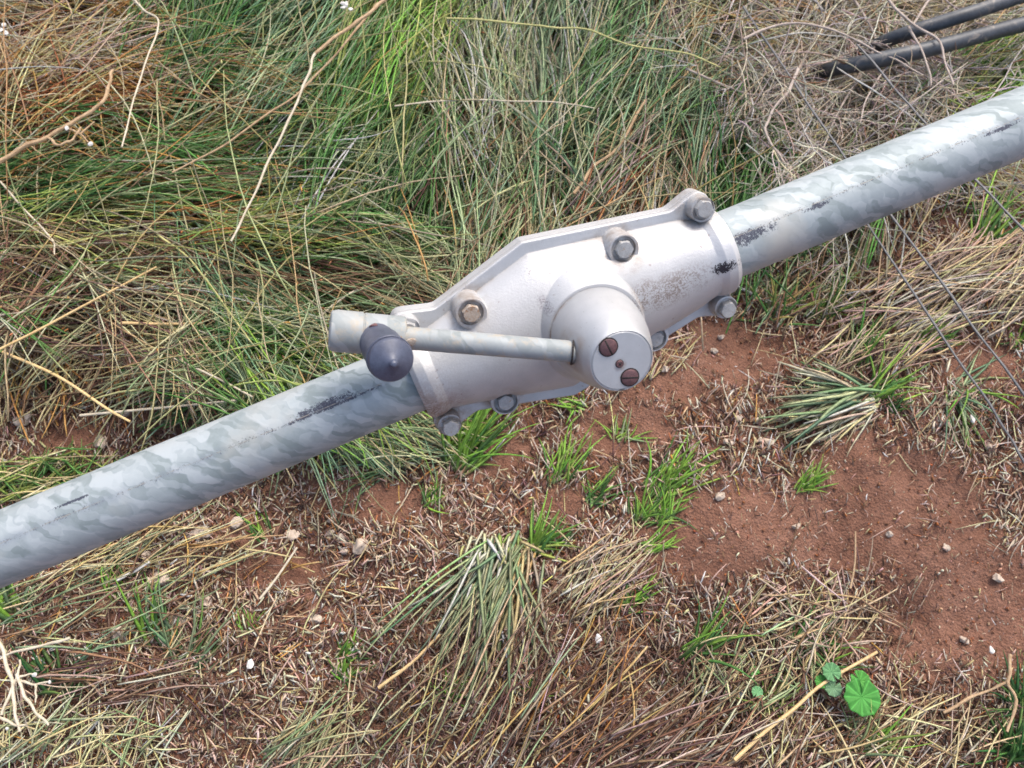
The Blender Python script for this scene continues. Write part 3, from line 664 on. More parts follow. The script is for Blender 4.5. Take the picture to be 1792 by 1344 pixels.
# hub with crank
HUBC = (-1.0, -5.5)
V, Fc = lathe([(.0365, .0488), (.0386, .0494), (.0387, .0505), (.0380, .060), (.0366, .070), (.0345, .080), (.0318, .090), (.0287, .100), (.0262, .1065), (.0246, .1105), (.0238, .1112), (.0234, .1106), (.0231, .1106), (.0228, .1114), (.012, .1116), (.002, .1116)],
              mm(HUBC[0], HUBC[1], 0), (0, 0, 1), 96)
hub = obj('hub', V, Fc, M_HUB, win, 40)
V, Fc = lathe([(.0105, .0), (.0105, .0012)], mm(-29.3, 4.9, 85.4) , mm(-125, 54, -36), 40)
obj('crank_socket', V, Fc, M_DARK, hub)
def screw(cx, cy, r, slots, rot, nm):
    z = 111.6
    rimr = lathe([(r * 1.14 / 1000, -.004), (r * 1.14 / 1000, .0002)], mm(cx, cy, z), (0, 0, 1), 36)
    o1 = obj(nm, *lathe([(r / 1000, -.002), (r / 1000, .0006), (r * .86 / 1000, .0012)], mm(cx, cy, z), (0, 0, 1), 36), M_RUST, hub)
    obj('screw_seat', *rimr, M_DARK, hub)
    parts = []
    for q in range(slots):
        a = rot + q * math.pi / 2; c, s_ = math.cos(a), math.sin(a); hl, hw = r * (.97 if slots == 1 else .5), r * (.10 if slots == 1 else .13)
        P = [(-hl, -hw), (hl, -hw), (hl, hw), (-hl, hw)]
        V = [mm(cx + p[0] * c - p[1] * s_, cy + p[0] * s_ + p[1] * c, z + h) for h in (.2, 1.26 + .02 * q) for p in P]
        parts.append((V, [(3, 2, 1, 0), (4, 5, 6, 7), (0, 1, 5, 4), (1, 2, 6, 5), (2, 3, 7, 6), (3, 0, 4, 7)]))
    obj('screw_slot', *join(*parts), M_DARK, hub, 0)
screw(-7.6, 9.6, 6.6, 1, math.radians(-82), 'slotted_screw')
screw(1.0, -20.6, 6.6, 1, math.radians(-22), 'slotted_screw')
screw(-3.4, -6.6, 2.9, 2, .4, 'small_screw')

ra, rb = mm(-14, -2, 90), mm(-150, 57.5, 49.5)
ax = rb - ra; Ln = np.linalg.norm(ax)
V, Fc = lathe([(.0080, 0), (.0083, .02), (.0086, Ln * .5), (.0089, Ln - .004), (.0089, Ln)], ra, ax, 40)
arm = obj('crank_arm', V, Fc, M_GALV, win)
sa, sb = mm(-143.5, 53, 45), mm(-193.0, 80.5, 44)
ax = sb - sa; Ls = np.linalg.norm(ax)
V, Fc = lathe([(.0148, 0), (.0157, .001), (.0157, Ls * .545), (.0152, Ls * .555), (.0152, Ls * .565), (.0160, Ls * .575), (.0161, Ls - .005), (.0150, Ls - .0008), (.0135, Ls), (.004, Ls + .0004)], sa, ax, 56)
obj('socket', V, Fc, M_GALV, arm, 25)
def lump(c, r, seed, sq=(1, 1, 1), sub=3, amp=.3, fr=1.5):
    bm = bmesh.new(); bmesh.ops.create_icosphere(bm, subdivisions=sub, radius=1.0); rg = np.random.default_rng(seed); off = rg.uniform(0, 50, 3)
    V = np.array([v.co for v in bm.verts]); Fc = [tuple(v.index for v in f.verts) for f in bm.faces]; bm.free()
    nz = vnoise(V[:, 0] + off[0] + V[:, 2] * .7, V[:, 1] + off[1] - V[:, 2] * .6, fr, seed) + .5 * vnoise(V[:, 0] * 1.3 + off[1], V[:, 2] + off[2], fr * 2.1, seed + 3) - .7
    for _ in range(8):                                               # a few flat facets, as broken stone has
        n_ = rg.normal(size=3); n_ /= np.linalg.norm(n_); dd = V @ n_; cut = rg.uniform(.45, .8)
        V = V - np.outer(np.maximum(dd - cut, 0), n_)
    V = V * (1 + amp * nz)[:, None]
    return np.array(c) + V * r * np.array(sq), Fc
V, Fc = join(lump(mm(-141, 53, 61), .0042, 3, (1.3, .8, .8), 2), lump(mm(-145, 51, 60), .0036, 5, (1.2, .9, .8), 2), lump(mm(-147, 58, 60), .003, 8, (1, 1, .8), 2))
obj('weld', V, Fc, M_RBOLT, arm)
ga, gb = mm(-163.6, 61.5, 50), mm(-154.2, 64.6, 118)
ax = gb - ga; Lg = np.linalg.norm(ax)
V, Fc = lathe([(.0136, -.004), (.0140, .002), (.0141, .0185), (.0143, .0205), (.0151, .0222), (.0154, .024), (.0156, .036), (.0160, .046), (.0165, .0515), (.0168, .0530), (.0166, .0538), (.0162, .0541), (.0145, .0542), (.0145, .0560), (.0156, .0562), (.0160, .0568), (.0160, .0580), (.0152, .0597), (.0120, .0618), (.0080, .0640), (.0044, .0660), (.0032, .0672), (.0026, .0696), (.0014, .0707), (.0003, .0709)], ga, ax, 72)
kn = obj('knob', V, Fc, M_RUBBER, arm, 30)
V, Fc = lump(mm(-160.0, 75.6, 60), .0038, 21, (1.2, .5, .7), 2, .15)
obj('rivet', V, Fc, M_RUST, kn)

# ------------------------------------------------------------------ black pipes, fence wires
def along(pts, z): return [G(x, y, zz) for (x, y), zz in zip(pts, z if hasattr(z, '__len__') else [z] * len(pts))]
o = obj('poly_pipe', *tube(along([(2300, -150), (1900, -38), (1792, -8), (1753, 5), (1698, 23), (1654, 37), (1570, 64), (1514, 88), (1430, 120)], [.24, .24, .24, .24, .24, .23, .20, .14, .05]), .0125, 24), M_POLY)
tag(o, 'upper blue-black plastic pipe running under dead twigs at the top right', 'plastic pipe')
o = obj('poly_pipe', *tube(along([(2300, -100), (1900, 14), (1792, 42), (1712, 63), (1649, 80), (1575, 97), (1492, 114), (1430, 126), (1385, 138)], [.22, .22, .22, .22, .22, .215, .19, .13, .04]), .0135, 24), M_POLY)
tag(o, 'lower dusty black plastic pipe, nearest the galvanised pipe, running under dead twigs', 'plastic pipe')
for pts, z, lab in (([(1300, 12), (1390, 145), (1478, 275), (1577, 400), (1690, 553), (1792, 691), (1960, 925)], .20, 'thick straight steel wire, middle one of the three crossing the bleached grass'),
                    ([(1330, 110), (1400, 214), (1557, 451), (1690, 648), (1760, 752), (1800, 822), (1950, 1060)], .14, 'thin steel wire, leftmost of the three crossing the soil at the right'),
                    ([(1500, 78), (1575, 165), (1618, 214), (1705, 312), (1792, 402), (1950, 565)], .22, 'steel wire passing behind the pipe closest to the right picture edge')):
    o = obj('fence_wire', *tube(along(pts, z), .0018, 8), M_WIRE); tag(o, lab, 'wire', 'fence wires')

# ------------------------------------------------------------------ dead brushwood
br = empty('dead_shrub', G(1430, 180, 0)); borg = np.array(br.location)
tag(br, 'grey leafless tangled dead shrub lying over the black pipes', 'shrub')
stems = [([(1300, 69), (1347, 48), (1393, 41), (1454, 51), (1525, 85), (1577, 110), (1616, 132)], .22, .0030), ([(1396, 121), (1382, 154), (1347, 203), (1341, 236), (1363, 269), (1377, 291)], .20, .0034),
         ([(1535, -25), (1555, 0), (1591, 38), (1641, 69), (1652, 102), (1668, 150)], .24, .0034), ([(1590, 46), (1622, 110), (1630, 150)], .23, .0026), ([(1660, 80), (1600, 84), (1560, 110), (1520, 165), (1505, 215)], .20, .0026),
         ([(1480, -20), (1530, 60), (1518, 110), (1470, 190), (1440, 260)], .17, .0028), ([(1640, -20), (1600, 40), (1570, 100)], .2, .003), ([(1200, 120), (1270, 150), (1330, 165), (1396, 121)], .16, .0026)]
for pts, z, r in stems:
    V, Fc = tube(along(pts, z), np.linspace(r, r * .5, len(pts)) * .85, 8); obj('stem', np.array(V) - borg, Fc, M_TWIG, br)
tw = Blades(); rg = np.random.default_rng(5)
px = np.concatenate([rg.normal(cx, sx, n) for cx, cy, sx, sy, n in ((1420, 130, 95, 70, 90), (1540, 90, 60, 55, 45), (1330, 220, 60, 35, 34), (1500, 225, 60, 35, 30), (1300, 60, 70, 35, 30))])
py = np.concatenate([rg.normal(cy, sy, n) for cx, cy, sx, sy, n in ((1420, 130, 95, 70, 90), (1540, 90, 60, 55, 45), (1330, 220, 60, 35, 34), (1500, 225, 60, 35, 30), (1300, 60, 70, 35, 30))])
n0 = len(px); b = G(px, py, rg.uniform(.04, .2, n0)); hd, mpp = heading(px, py, np.where(rg.random(n0) < .6, rg.normal(-50, 28, n0), rg.normal(30, 40, n0)), .1)
L = mpp * rg.uniform(90, 210, n0); wd = rg.uniform(.0026, .0044, n0); nch = (0, 5, 3)
for lev in range(3):
    n0 = len(b); C = strands(rg, b, hd, L, rg.normal(.05, .25, n0), rg.normal(-.05, .3, n0), rg.normal(0, .45, n0), 10, .34)
    tw.add(C, wd, pick(rg, {'grey': 6, 'tan': 3, 'pale': 1, 'brown': 1}, n0, 10, .2, 0), flat=.8, tip=.35, power=1.3)
    if lev == 2: break
    k = nch[lev + 1]; who_ = np.repeat(np.arange(n0), k); at_ = rg.integers(2, 9, len(who_)); b = C[who_, at_]; d_ = C[who_, at_] - C[who_, at_ - 1]
    hd = np.arctan2(d_[:, 1], d_[:, 0]) + rg.choice([-1, 1], len(who_)) * rg.uniform(.4, 1.1, len(who_)); L = L[who_] * rg.uniform(.25, .6, len(who_)); wd = wd[who_] * rg.uniform(.5, .8, len(who_))
o = tw.build('twigs', M_STRAW, br, borg); o['kind'] = 'stuff'

# ------------------------------------------------------------------ stalks one can pick out
STK = [
 ('stalk', [(550, 94), (541, 125), (515, 190), (480, 262), (440, 350), (405, 422)], [.24, .24, .23, .22, .21, .20], .0027, M_PALE, 'long straight pale stalk slanting down across the green grass at the upper left'),
 ('twig', [(700, -25), (672, 0), (640, 28), (596, 58), (550, 95)], .24, .0044, M_BTWIG, 'thick brown woody twig ending in the grass at the top centre-left'),
 ('stalk', [(650, 20), (600, 80), (529, 157), (460, 205), (392, 254), (301, 302)], .21, .0024, M_BTWIG, 'long thin brown stalk running beside the pale straight stalk'),
 ('stalk', [(228, -10), (252, 18), (278, 38), (262, 90), (234, 174), (214, 258)], .22, .0022, M_PALE, 'pale stalk with a sharp kink over the orange dead grass'),
 ('stalk', [(781, 32), (892, 39), (959, 48), (1022, 51), (1108, 80), (1203, 94), (1260, 118)], .21, .0022, M_YGREEN, 'long yellowish stem running almost level over blue-green grass at the top centre'),
 ('stalk', [(690, 186), (754, 178), (830, 175), (905, 177), (985, 180), (1040, 190)], .19, .0017, M_PALE, 'thin pale stem lying level across the upright grass behind the housing'),
 ('straw_stem', [(-40, 632), (0, 611), (70, 576), (137, 540), (205, 504), (274, 467)], .16, .0030, M_GOLD, 'golden straw stem rising to the right from the left picture edge'),
 ('straw_stem', [(-40, 594), (0, 614), (100, 658), (187, 715), (228, 738)], .12, .0036, M_GOLD, 'thick golden straw stem slanting down right from the left picture edge'),
 ('straw_stem', [(211, 565), (280, 567), (355, 566)], .14, .0036, M_GOLD, 'short level golden straw stem among brown thatch left of the crank handle'),
 ('straw_stem', [(140, 727), (268, 715), (350, 707), (425, 699)], .10, .0029, M_PALE, 'pale straw stem lying nearly level just above the left pipe'),
 ('straw_stem', [(268, 611), (351, 648), (400, 672), (442, 695)], .14, .0028, M_PALE, 'pale straw stem slanting down to the pipe beside the blue-green grass'),
 ('straw_stem', [(1285, 1330), (1338, 1281), (1390, 1240), (1441, 1196), (1535, 1141)], .035, .0040, M_GOLD, 'long orange straw stem lying beside the round mallow leaves'),
 ('straw_stem', [(455, 1048), (485, 1010), (520, 958)], .018, .0029, M_PALE, 'short bleached straw stem on bare soil beside the row of stones'),
 ('straw_stem', [(205, 1015), (235, 1000), (262, 983)], .02, .0036, M_PETAL, 'short white straw stem near the left end of the pipe'),
 ('straw_stem', [(1040, 1226), (1090, 1180), (1133, 1131)], .03, .0028, M_GOLD, 'golden straw stem lying alone among dark litter at the bottom centre'),
 ('straw_stem', [(662, 1204), (720, 1160), (770, 1110)], .03, .0036, M_GOLD, 'stout straw stem with a yellowed tip beside the drooping grass clump'),
 ('straw_stem', [(1488, 1030), (1496, 985), (1497, 930)], .03, .0022, M_BTWIG, 'thin upright brown stem on the bare red soil at the right'),
 ('stalk', [(1652, 1246), (1710, 1216), (1766, 1193)], .04, .0026, M_BTWIG, 'thin brown stalk branching left beside the bare soil at the lower right edge'),
 ('stalk', [(1769, 1147), (1765, 1193), (1778, 1231), (1763, 1280)], .07, .0030, M_BTWIG, 'upright knotty brown stalk in front of dark green grass at the lower right'),
 ('stalk', [(1005, 340), (1040, 290), (1078, 262), (1130, 175)], .14, .0038, M_BTWIG, 'flat brown dead stalk standing just behind the middle of the housing'),
 ('stalk', [(545, 565), (570, 545), (605, 518), (640, 500)], .12, .0020, M_PALE, 'thin pale stalk whose lower end points at the crank handle'),
 ('stalk', [(262, 400), (330, 452), (372, 505), (440, 600)], .15, .0019, M_YGREEN, 'thin yellow-green stem arching down over the blue-green grass at the left'),
 ('stalk', [(0, 318), (60, 385), (92, 420), (95, 445)], .15, .0018, M_PALE, 'thin pale stem with a bent tip at the left picture edge'),
]
for nm, pts, z, r, m, lab in STK:
    k = .72 if nm == 'straw_stem' else .85; o = obj(nm, *tube(along(pts, z), np.linspace(r, r * .72, len(pts)) * k, 9 if nm == 'straw_stem' else 8), m); tag(o, lab, 'twig' if nm == 'twig' else 'stalk')
# budded weed twig on the left
wt = empty('weed_twig', G(0, 283, .2)); wo_ = np.array(wt.location); tag(wt, 'curved tan weed twig with two white buds at the left picture edge', 'twig')
for pts, r in (([(-60, 312), (0, 280), (60, 250), (110, 225), (150, 200), (180, 178), (193, 140), (196, 122)], .0042), ([(84, 240), (98, 252), (118, 250), (134, 235), (142, 222)], .0026), ([(116, 226), (140, 234), (155, 250)], .0020), ([(140, 234), (165, 213)], .002)):
    V, Fc = tube(along(pts, .20), np.linspace(r, r * .6, len(pts)), 8); obj('stem', np.array(V) - wo_, Fc, M_BTWIG, wt)
for x, y in ((116, 224), (158, 252)):
    V, Fc = lump(G(x, y, .205) - wo_, .0048, int(x), (1, 1, .8), 2); obj('bud', V, Fc, M_PETAL, wt)
# bleached branching twig, lower left
pt = empty('pale_twig', G(20, 1200, .08)); po = np.array(pt.location); tag(pt, 'bleached leafless branching twig at the lower left corner', 'twig')
cv = lambda L: [(x / 3.028, 900 + y / 3.028) for x, y in L]
for pts, r in (([(-80, 640), (0, 702), (60, 870), (75, 1010), (100, 1150)], .0030), ([(370, 655), (250, 690), (105, 722), (0, 762), (-60, 800)], .0022), ([(10, 1060), (60, 930), (100, 830), (106, 770)], .0020), ([(92, 850), (130, 960), (190, 1045), (260, 1120)], .0024),
               ([(92, 872), (140, 850), (182, 850)], .0018), ([(108, 885), (180, 900), (262, 888)], .0018), ([(188, 900), (190, 950), (190, 998)], .0016), ([(-20, 1060), (60, 1110), (140, 1120)], .0022)):
    V, Fc = tube(along(cv(pts), .08), np.linspace(r, r * .65, len(pts)), 8); obj('branch', np.array(V) - po, Fc, M_PALE, pt)
for x, y in ((182, 850), (262, 888), (35, 1135)):
    (qx, qy), = cv([(x, y)]); V, Fc = lump(G(qx, qy, 0.082) - po, .0032, x, (1, 1, .8), 2); obj('bud', V, Fc, M_PETAL, pt)

# ------------------------------------------------------------------ stones
ST = [(413, 915, 13, 'pale round stone just below the left pipe, highest of the stone row'), (354, 934, 14, 'grey cratered stone just under the pipe beside bare soil'), (508, 932, 11, 'grey stone right of the thin two-bladed seedling'),
 (577, 930, 9, 'small tan stone, left one of a close stone pair'), (599, 938, 12, 'pale flat stone, right one of a close stone pair'), (631, 958, 16, 'largest yellowish stone at the right end of the stone row'), (603, 963, 8, 'small white stone between two larger stones'),
 (255, 974, 12, 'grey stone touching the underside of the left pipe'), (283, 1015, 18, 'large pale stone behind the tall green seedling blades'), (266, 1020, 12, 'speckled stone, left half of the pair behind tall seedling blades'),
 (354, 1051, 12, 'pale stone below the pipe and right of the tall seedling'), (306, 1085, 13, 'yellowish hollow stone touching the tall seedling'), (550, 1083, 10, 'lone white round stone on open red soil'), (577, 905, 9, 'pinkish stone above the close stone pair'),
 (210, 1108, 13, 'flat brownish stone left of the tall seedling'), (47, 735, 13, 'tan stone half buried above the left pipe, nearest the left picture edge'), (221, 725, 10, 'brown stone under a pale level straw stem'), (330, 725, 12, 'dark brown clod just above the left pipe'),
 (174, 775, 11, 'crumbly pale stone above the left pipe'), (365, 738, 9, 'pale stone touching the upper edge of the left pipe'), (1162, 650, 9, 'pale stone just right of the hub face'), (1287, 740, 8, 'round pale stone with a dark hollow beside it'),
 (1318, 745, 8, 'pale stone left of the cut grass clump'), (1268, 783, 8, 'tan stone on open soil above the bright green sprigs'), (1338, 783, 7, 'small pale stone below the cut grass clump'), (1324, 779, 6, 'tiny tan stone next to a small pale stone'), (1248, 620, 6, 'small tan stone on the red soil right of the housing'),
 (1258, 596, 7, 'small flat stone nearest the lower right housing lug'), (1252, 878, 9, 'tan stone right of the bright green sprigs'), (1733, 779, 8, 'tan stone between the wires at the right'), (1387, 926, 7, 'round whitish stone on bare soil below the small green tuft'),
 (1650, 961, 7, 'cream stone on bare red soil at the right'), (1744, 1012, 8, 'whitish lump on red soil near the right picture edge'), (1553, 938, 7, 'long yellowish stone on bare red soil'), (1452, 1018, 7, 'grey stone in the hollow above dark litter'), (1690, 1120, 7, 'pale stone on the red slope at the lower right'), (1412, 838, 5, 'tiny pale stone behind the small bright green tuft')]
for i, (x, y, r, lab) in enumerate(ST):
    p = G(x, y, 0); k = np.linalg.norm(p - np.array([0, 0, CAM_H])) / F; rr = r * k * .95; p[2] = gz(p[0], p[1]) + rr * .3 + .003; rg = np.random.default_rng(i + 40)
    V, Fc = lump((0, 0, 0), rr, i + 40, (rg.uniform(.95, 1.25), rg.uniform(.8, 1.0), rg.uniform(.65, .85)), 4, .5)
    o = obj('stone', V, Fc, M_STONE, None, 0); o.location = p; tag(o, lab, 'stone', 'stones on the red soil')
for i, (x, y, r, lab) in enumerate([(1697, 736, 7, 'bright white chip between the wires on litter'), (1469, 1113, 5, 'bright white chip above the mallow leaves'), (1227, 1211, 7, 'bright white chip on straw left of the mallow plants'), (1733, 1137, 6, 'bright white chip on the bare soil at the lower right'),
                                    (440, 1163, 8, 'bright white chip below the small sprig at the lower left'), (1080, 1287, 5, 'bright white chip at the bottom centre edge'), (1046, 1121, 8, 'pinkish white flake lying on brown litter')]):
    p = G(x, y, 0); rr = r * np.linalg.norm(p - np.array([0, 0, CAM_H])) / F; p[2] = gz(p[0], p[1]) + .016
    V, Fc = lump((0, 0, 0), rr, i + 90, (.75, 1.1, .4), 3, .3); o = obj('pebble', V, Fc, M_PEBBLE); o.location = p; tag(o, lab, 'pebble', 'white chips on the litter')
for i, (x, y, z, r, lab) in enumerate([(604, 8, .2, 10, 'white scrap caught in the grass at the top edge'), (6, 50, .2, 9, 'white flower head at the top left corner'), (437, 600, .1, 12, 'white fluffy seed head beside bright green blades'), (420, 650, .09, 7, 'small white flower just above the left pipe'), (422, 668, .08, 7, 'small white flower touching the upper edge of the pipe')]):
    p = G(x, y, z); rr = r * np.linalg.norm(p - np.array([0, 0, CAM_H])) / F
    V, Fc = join(*[lump(np.random.default_rng(i * 9 + q).normal(0, .55, 3) * rr * np.array([.8, .8, .3]), rr * .42, i * 7 + q, (1, .8, .5), 2) for q in range(6)])
    o = obj('flower_head', V, Fc, M_PETAL); o.location = p; tag(o, lab, 'flower')

# ------------------------------------------------------------------ grass tufts one can count
# x, y (root), blades, length px, lean angle, fan, pitch, width mm, mix, label
TF = [
 (1357, 560, 46, 75, 75, 70, .75, 4.2, {'ygreen': 3, 'green': 3, 'gold': 2, 'sage': 2}, 'yellowing tuft nearest the lower right lug of the housing'),
 (1435, 560, 46, 80, 55, 32, .6, 3.6, {'green': 4, 'bright': 2, 'ygreen': 2}, 'dark green tuft leaning up right beside the yellowing tuft'),
 (1597, 608, 90, 68, 32, 34, .6, 2.6, {'bright': 5, 'green': 2}, 'dense soft bright green tuft in the bleached grass under the wires'),
 (1497, 640, 26, 85, 85, 30, .8, 3.8, {'bright': 3, 'green': 3, 'sage': 2}, 'thin upright green tuft just above the cut clump'),
 (1520, 700, 34, 80, 45, 42, .7, 3.8, {'bright': 4, 'green': 3}, 'fresh green shoots growing out of the cut grass clump'),
 (1556, 722, 24, 38, 40, 60, .9, 3.5, {'deep': 3, 'green': 3}, 'small dark green tuft right of the cut clump'),
 (1668, 680, 46, 95, -45, 75, .5, 3.8, {'sage': 4, 'blue': 2, 'bright': 2}, 'grey-green sprawling tuft crossed by the thin wire'),
 (1778, 602, 20, 32, 60, 80, .9, 4, {'bright': 4, 'green': 2}, 'small green tuft at the right picture edge below the wires'),
 (1402, 862, 44, 46, 45, 45, .9, 3.2, {'bright': 5, 'ygreen': 1}, 'small compact bright green tuft alone on open soil'),
 (1150, 862, 56, 98, 45, 28, .6, 3.4, {'bright': 5, 'green': 2}, 'bright green sprig leaning up right, largest on the bare soil'),
 (1120, 912, 30, 56, 70, 60, .8, 3.2, {'bright': 4, 'green': 2}, 'bright green sprig below left of the largest sprig'),
 (1152, 912, 34, 62, 50, 55, .7, 3.2, {'bright': 4, 'green': 2}, 'bright green sprig directly below the largest sprig'),
 (1128, 968, 14, 60, 30, 25, .5, 3, {'bright': 4}, 'sparse green sprig lowest of the bright sprigs on bare soil'),
 (978, 838, 34, 82, 75, 40, .8, 3.4, {'bright': 4, 'green': 2, 'ygreen': 2}, 'loose green tuft left of the bright sprigs below the hub'),
 (1038, 880, 30, 62, 65, 40, .8, 3.4, {'bright': 4, 'green': 2}, 'short green tuft between loose tuft and bright sprigs'),
 (1090, 765, 22, 45, 60, 70, .8, 3, {'bright': 3, 'sage': 2}, 'small sparse tuft on soil straight below the hub'),
 (935, 962, 44, 80, 40, 38, .7, 4, {'bright': 4, 'green': 3, 'ygreen': 1}, 'fresh green shoots at the head of the drooping clump'),
 (1090, 1062, 26, 72, 45, 40, .6, 3.6, {'bright': 4, 'green': 2}, 'small green tuft right of the drooping clump'),
 (785, 1222, 26, 42, 80, 80, .8, 3, {'bright': 3, 'green': 3}, 'small green tuft at the bottom left of the drooping clump'),
 (920, 1225, 18, 34, 80, 80, .8, 3, {'green': 3, 'bright': 3}, 'tiny green tuft below the drooping clump'),
 (598, 1150, 26, 46, 50, 60, .8, 4, {'bright': 4, 'green': 3}, 'upper one of two green tufts below the left pipe'),
 (604, 1190, 26, 50, 60, 80, .7, 4, {'bright': 4, 'green': 3}, 'lower one of two green tufts below the left pipe'),
 (284, 1128, 15, 128, 96, 10, .95, 5.2, {'bright': 2, 'blue': 3, 'green': 2}, 'tall upright seedling blades below the left pipe'),
 (312, 1168, 22, 130, 68, 26, .7, 4.2, {'sage': 4, 'green': 3, 'blue': 2}, 'greyish open grass tuft just right of the tall seedling'),
 (105, 1215, 26, 95, 75, 60, .75, 6.5, {'deep': 3, 'green': 4, 'bright': 1}, 'broad-leaved dark green tuft above the lower left corner'),
 (433, 1104, 20, 42, 85, 60, .8, 2.8, {'bright': 4, 'green': 2}, 'tiny fine green sprig on soil right of the greyish tuft'),
 (212, 1042, 20, 62, 85, 45, .8, 4, {'bright': 3, 'green': 4}, 'green tuft just under the left end of the pipe'),
 (458, 934, 9, 60, 110, 55, .75, 3.6, {'bright': 4, 'green': 2}, 'thin two-bladed green seedling close under the pipe'),
 (1206, 1146, 44, 100, 36, 24, .6, 4, {'bright': 4, 'green': 3, 'sage': 1}, 'green tuft leaning right among straw left of the mallow'),
 (1395, 1125, 26, 92, 10, 60, .5, 4, {'sage': 3, 'green': 3, 'bright': 2}, 'loose spreading tuft above the mallow leaves'),
 (1425, 1165, 26, 80, 60, 90, .6, 3.6, {'sage': 3, 'green': 3, 'bright': 1}, 'loose tuft touching the small mallow leaves'),
 (1340, 1235, 46, 60, 80, 110, .6, 3, {'sage': 3, 'bright': 2, 'ygreen': 3}, 'yellow-green low tuft left of the mallow plants'),
 (1500, 1310, 34, 100, 50, 60, .6, 3.6, {'bright': 2, 'sage': 4, 'ygreen': 2}, 'sprawling light green tuft below the big mallow leaf'),
 (1790, 1240, 60, 85, 100, 70, .9, 4, {'deep': 4, 'green': 3}, 'dark green tuft at the right edge, upper one by the knotty stalk'),
 (1775, 1325, 70, 95, 90, 80, .9, 4, {'deep': 4, 'green': 4}, 'dark green tuft in the lower right corner'),
 (1707, 440, 34, 85, 66, 45, .75, 5.5, {'bright': 4, 'green': 3}, 'broad-leaved green tuft under the pipe beside the bleached grass'),
 (1725, 175, 170, 130, 48, 34, .75, 5, {'bright': 4, 'green': 4}, 'large bright green tuft above the pipe at the right edge'),
 (1790, 130, 120, 110, 60, 50, .75, 5, {'bright': 3, 'green': 4}, 'bright green tuft below the black pipes at the right edge'),
 (800, 812, 80, 140, 52, 32, .7, 4.6, {'bright': 5, 'green': 2}, 'large bright green tuft directly below the housing'),
 (690, 812, 60, 130, 150, 60, .45, 4, {'sage': 4, 'blue': 3, 'green': 1}, 'grey-green drooping tuft below the left end of the housing'),
 (752, 886, 18, 44, 60, 70, .8, 3.2, {'bright': 4, 'green': 2}, 'small sprig on soil under the large bright tuft'),
 (1010, 715, 20, 50, 160, 60, .6, 4, {'bright': 5}, 'bright sprig peeping out under the hub'),
 (465, 595, 90, 140, -50, 22, .6, 5, {'bright': 4, 'ygreen': 2, 'blue': 1}, 'light green tuft drooping onto the left pipe beside the knob'),
 (1305, 335, 110, 115, 95, 70, 1.0, 5, {'green': 4, 'deep': 3, 'bright': 1}, 'deep green tuft behind the right end of the housing'),
 (1500, 400, 20, 60, 40, 50, .7, 4, {'bright': 3, 'green': 3}, 'small green tuft showing just below the right pipe'),
 (70, 455, 26, 70, -60, 60, .5, 3.5, {'green': 4, 'bright': 2}, 'small green tuft among brown thatch near the left edge'),
 (40, 880, 60, 85, 60, 70, .7, 4.6, {'green': 3, 'ygreen': 3, 'bright': 1}, 'short green tuft above the left end of the pipe'),
 (130, 855, 40, 70, 70, 70, .7, 4.4, {'green': 3, 'ygreen': 3}, 'short olive tuft along the upper edge of the left pipe'),
 (30, 1080, 26, 110, 95, 24, .8, 7, {'blue': 3, 'green': 3, 'bright': 1}, 'thick bluish stems under the pipe at the left edge'),
]
for i, (x, y, nb, lp, an, fan, pit, wd, mx, lab) in enumerate(TF):
    rg = np.random.default_rng(300 + i); N = nb; B_ = Blades(); org = G(x, y, 0); org[2] = gz(org[0], org[1])
    sx = rg.normal(0, 4.5 + lp * .08, N); sy = rg.normal(0, 3.0 + lp * .05, N)
    b = G(x + sx, y + sy, 0); b[:, 2] = gz(b[:, 0], b[:, 1]) - .003
    hd, mpp = heading(np.full(N, x), np.full(N, y), an + rg.normal(0, fan * .62, N)); L = mpp * lp * 1.12 * rg.uniform(.4, 1.2, N)
    p0 = np.clip(rg.normal(pit * .85, .3, N), .05, 1.4); p1 = p0 - rg.uniform(.3, 1.1, N)
    c = pick(rg, mx, N, 8, .2, .15, 'ygreen'); pale = np.array(PAL['pale']) * .8
    t = np.linspace(0, 1, 8)[None, :, None]; f = np.clip(1 - t * 5, 0, 1) * .5; c = c * (1 - f) + pale * f
    B_.add(strands(rg, b, hd, L, p0, p1, rg.normal(0, .35, N), 8, .1), rg.uniform(.8, 1.3, N) * wd * 1.15 / 1000, c, flat=.22, tip=.12, power=2.2)
    o = B_.build('grass_tuft', M_BLADE, None, org); o.location = org; tag(o, lab, 'grass tuft', 'grass tufts on the soil')
# two clumps with long lying blades
def clump(x, y, sets, lab):
    B_ = Blades(); rg = np.random.default_rng(int(x)); org = G(x, y, 0); org[2] = gz(org[0], org[1])
    for N, dx, dy, sx, sy, an, fan, l0, l1, wd, mx, p in sets:
        px = x + dx + rg.normal(0, sx, N); py = y + dy + rg.normal(0, sy, N); b = G(px, py, 0); b[:, 2] = gz(b[:, 0], b[:, 1]) + rg.uniform(0, .03, N)
        hd, mpp = heading(px, py, an + rg.normal(0, fan, N)); L = mpp * rg.uniform(l0, l1, N); p0 = rg.normal(p, .15, N)
        B_.add(strands(rg, b, hd, L, p0, -p0 * .6 - .05, rg.normal(0, .22, N), 9, .1), rg.uniform(.75, 1.2, N) * wd / 1000, pick(rg, mx, N, 9, .2, .2), flat=.3, tip=.4)
    o = B_.build('grass_clump', M_BLADE, None, org); o.location = org; tag(o, lab, 'grass clump')
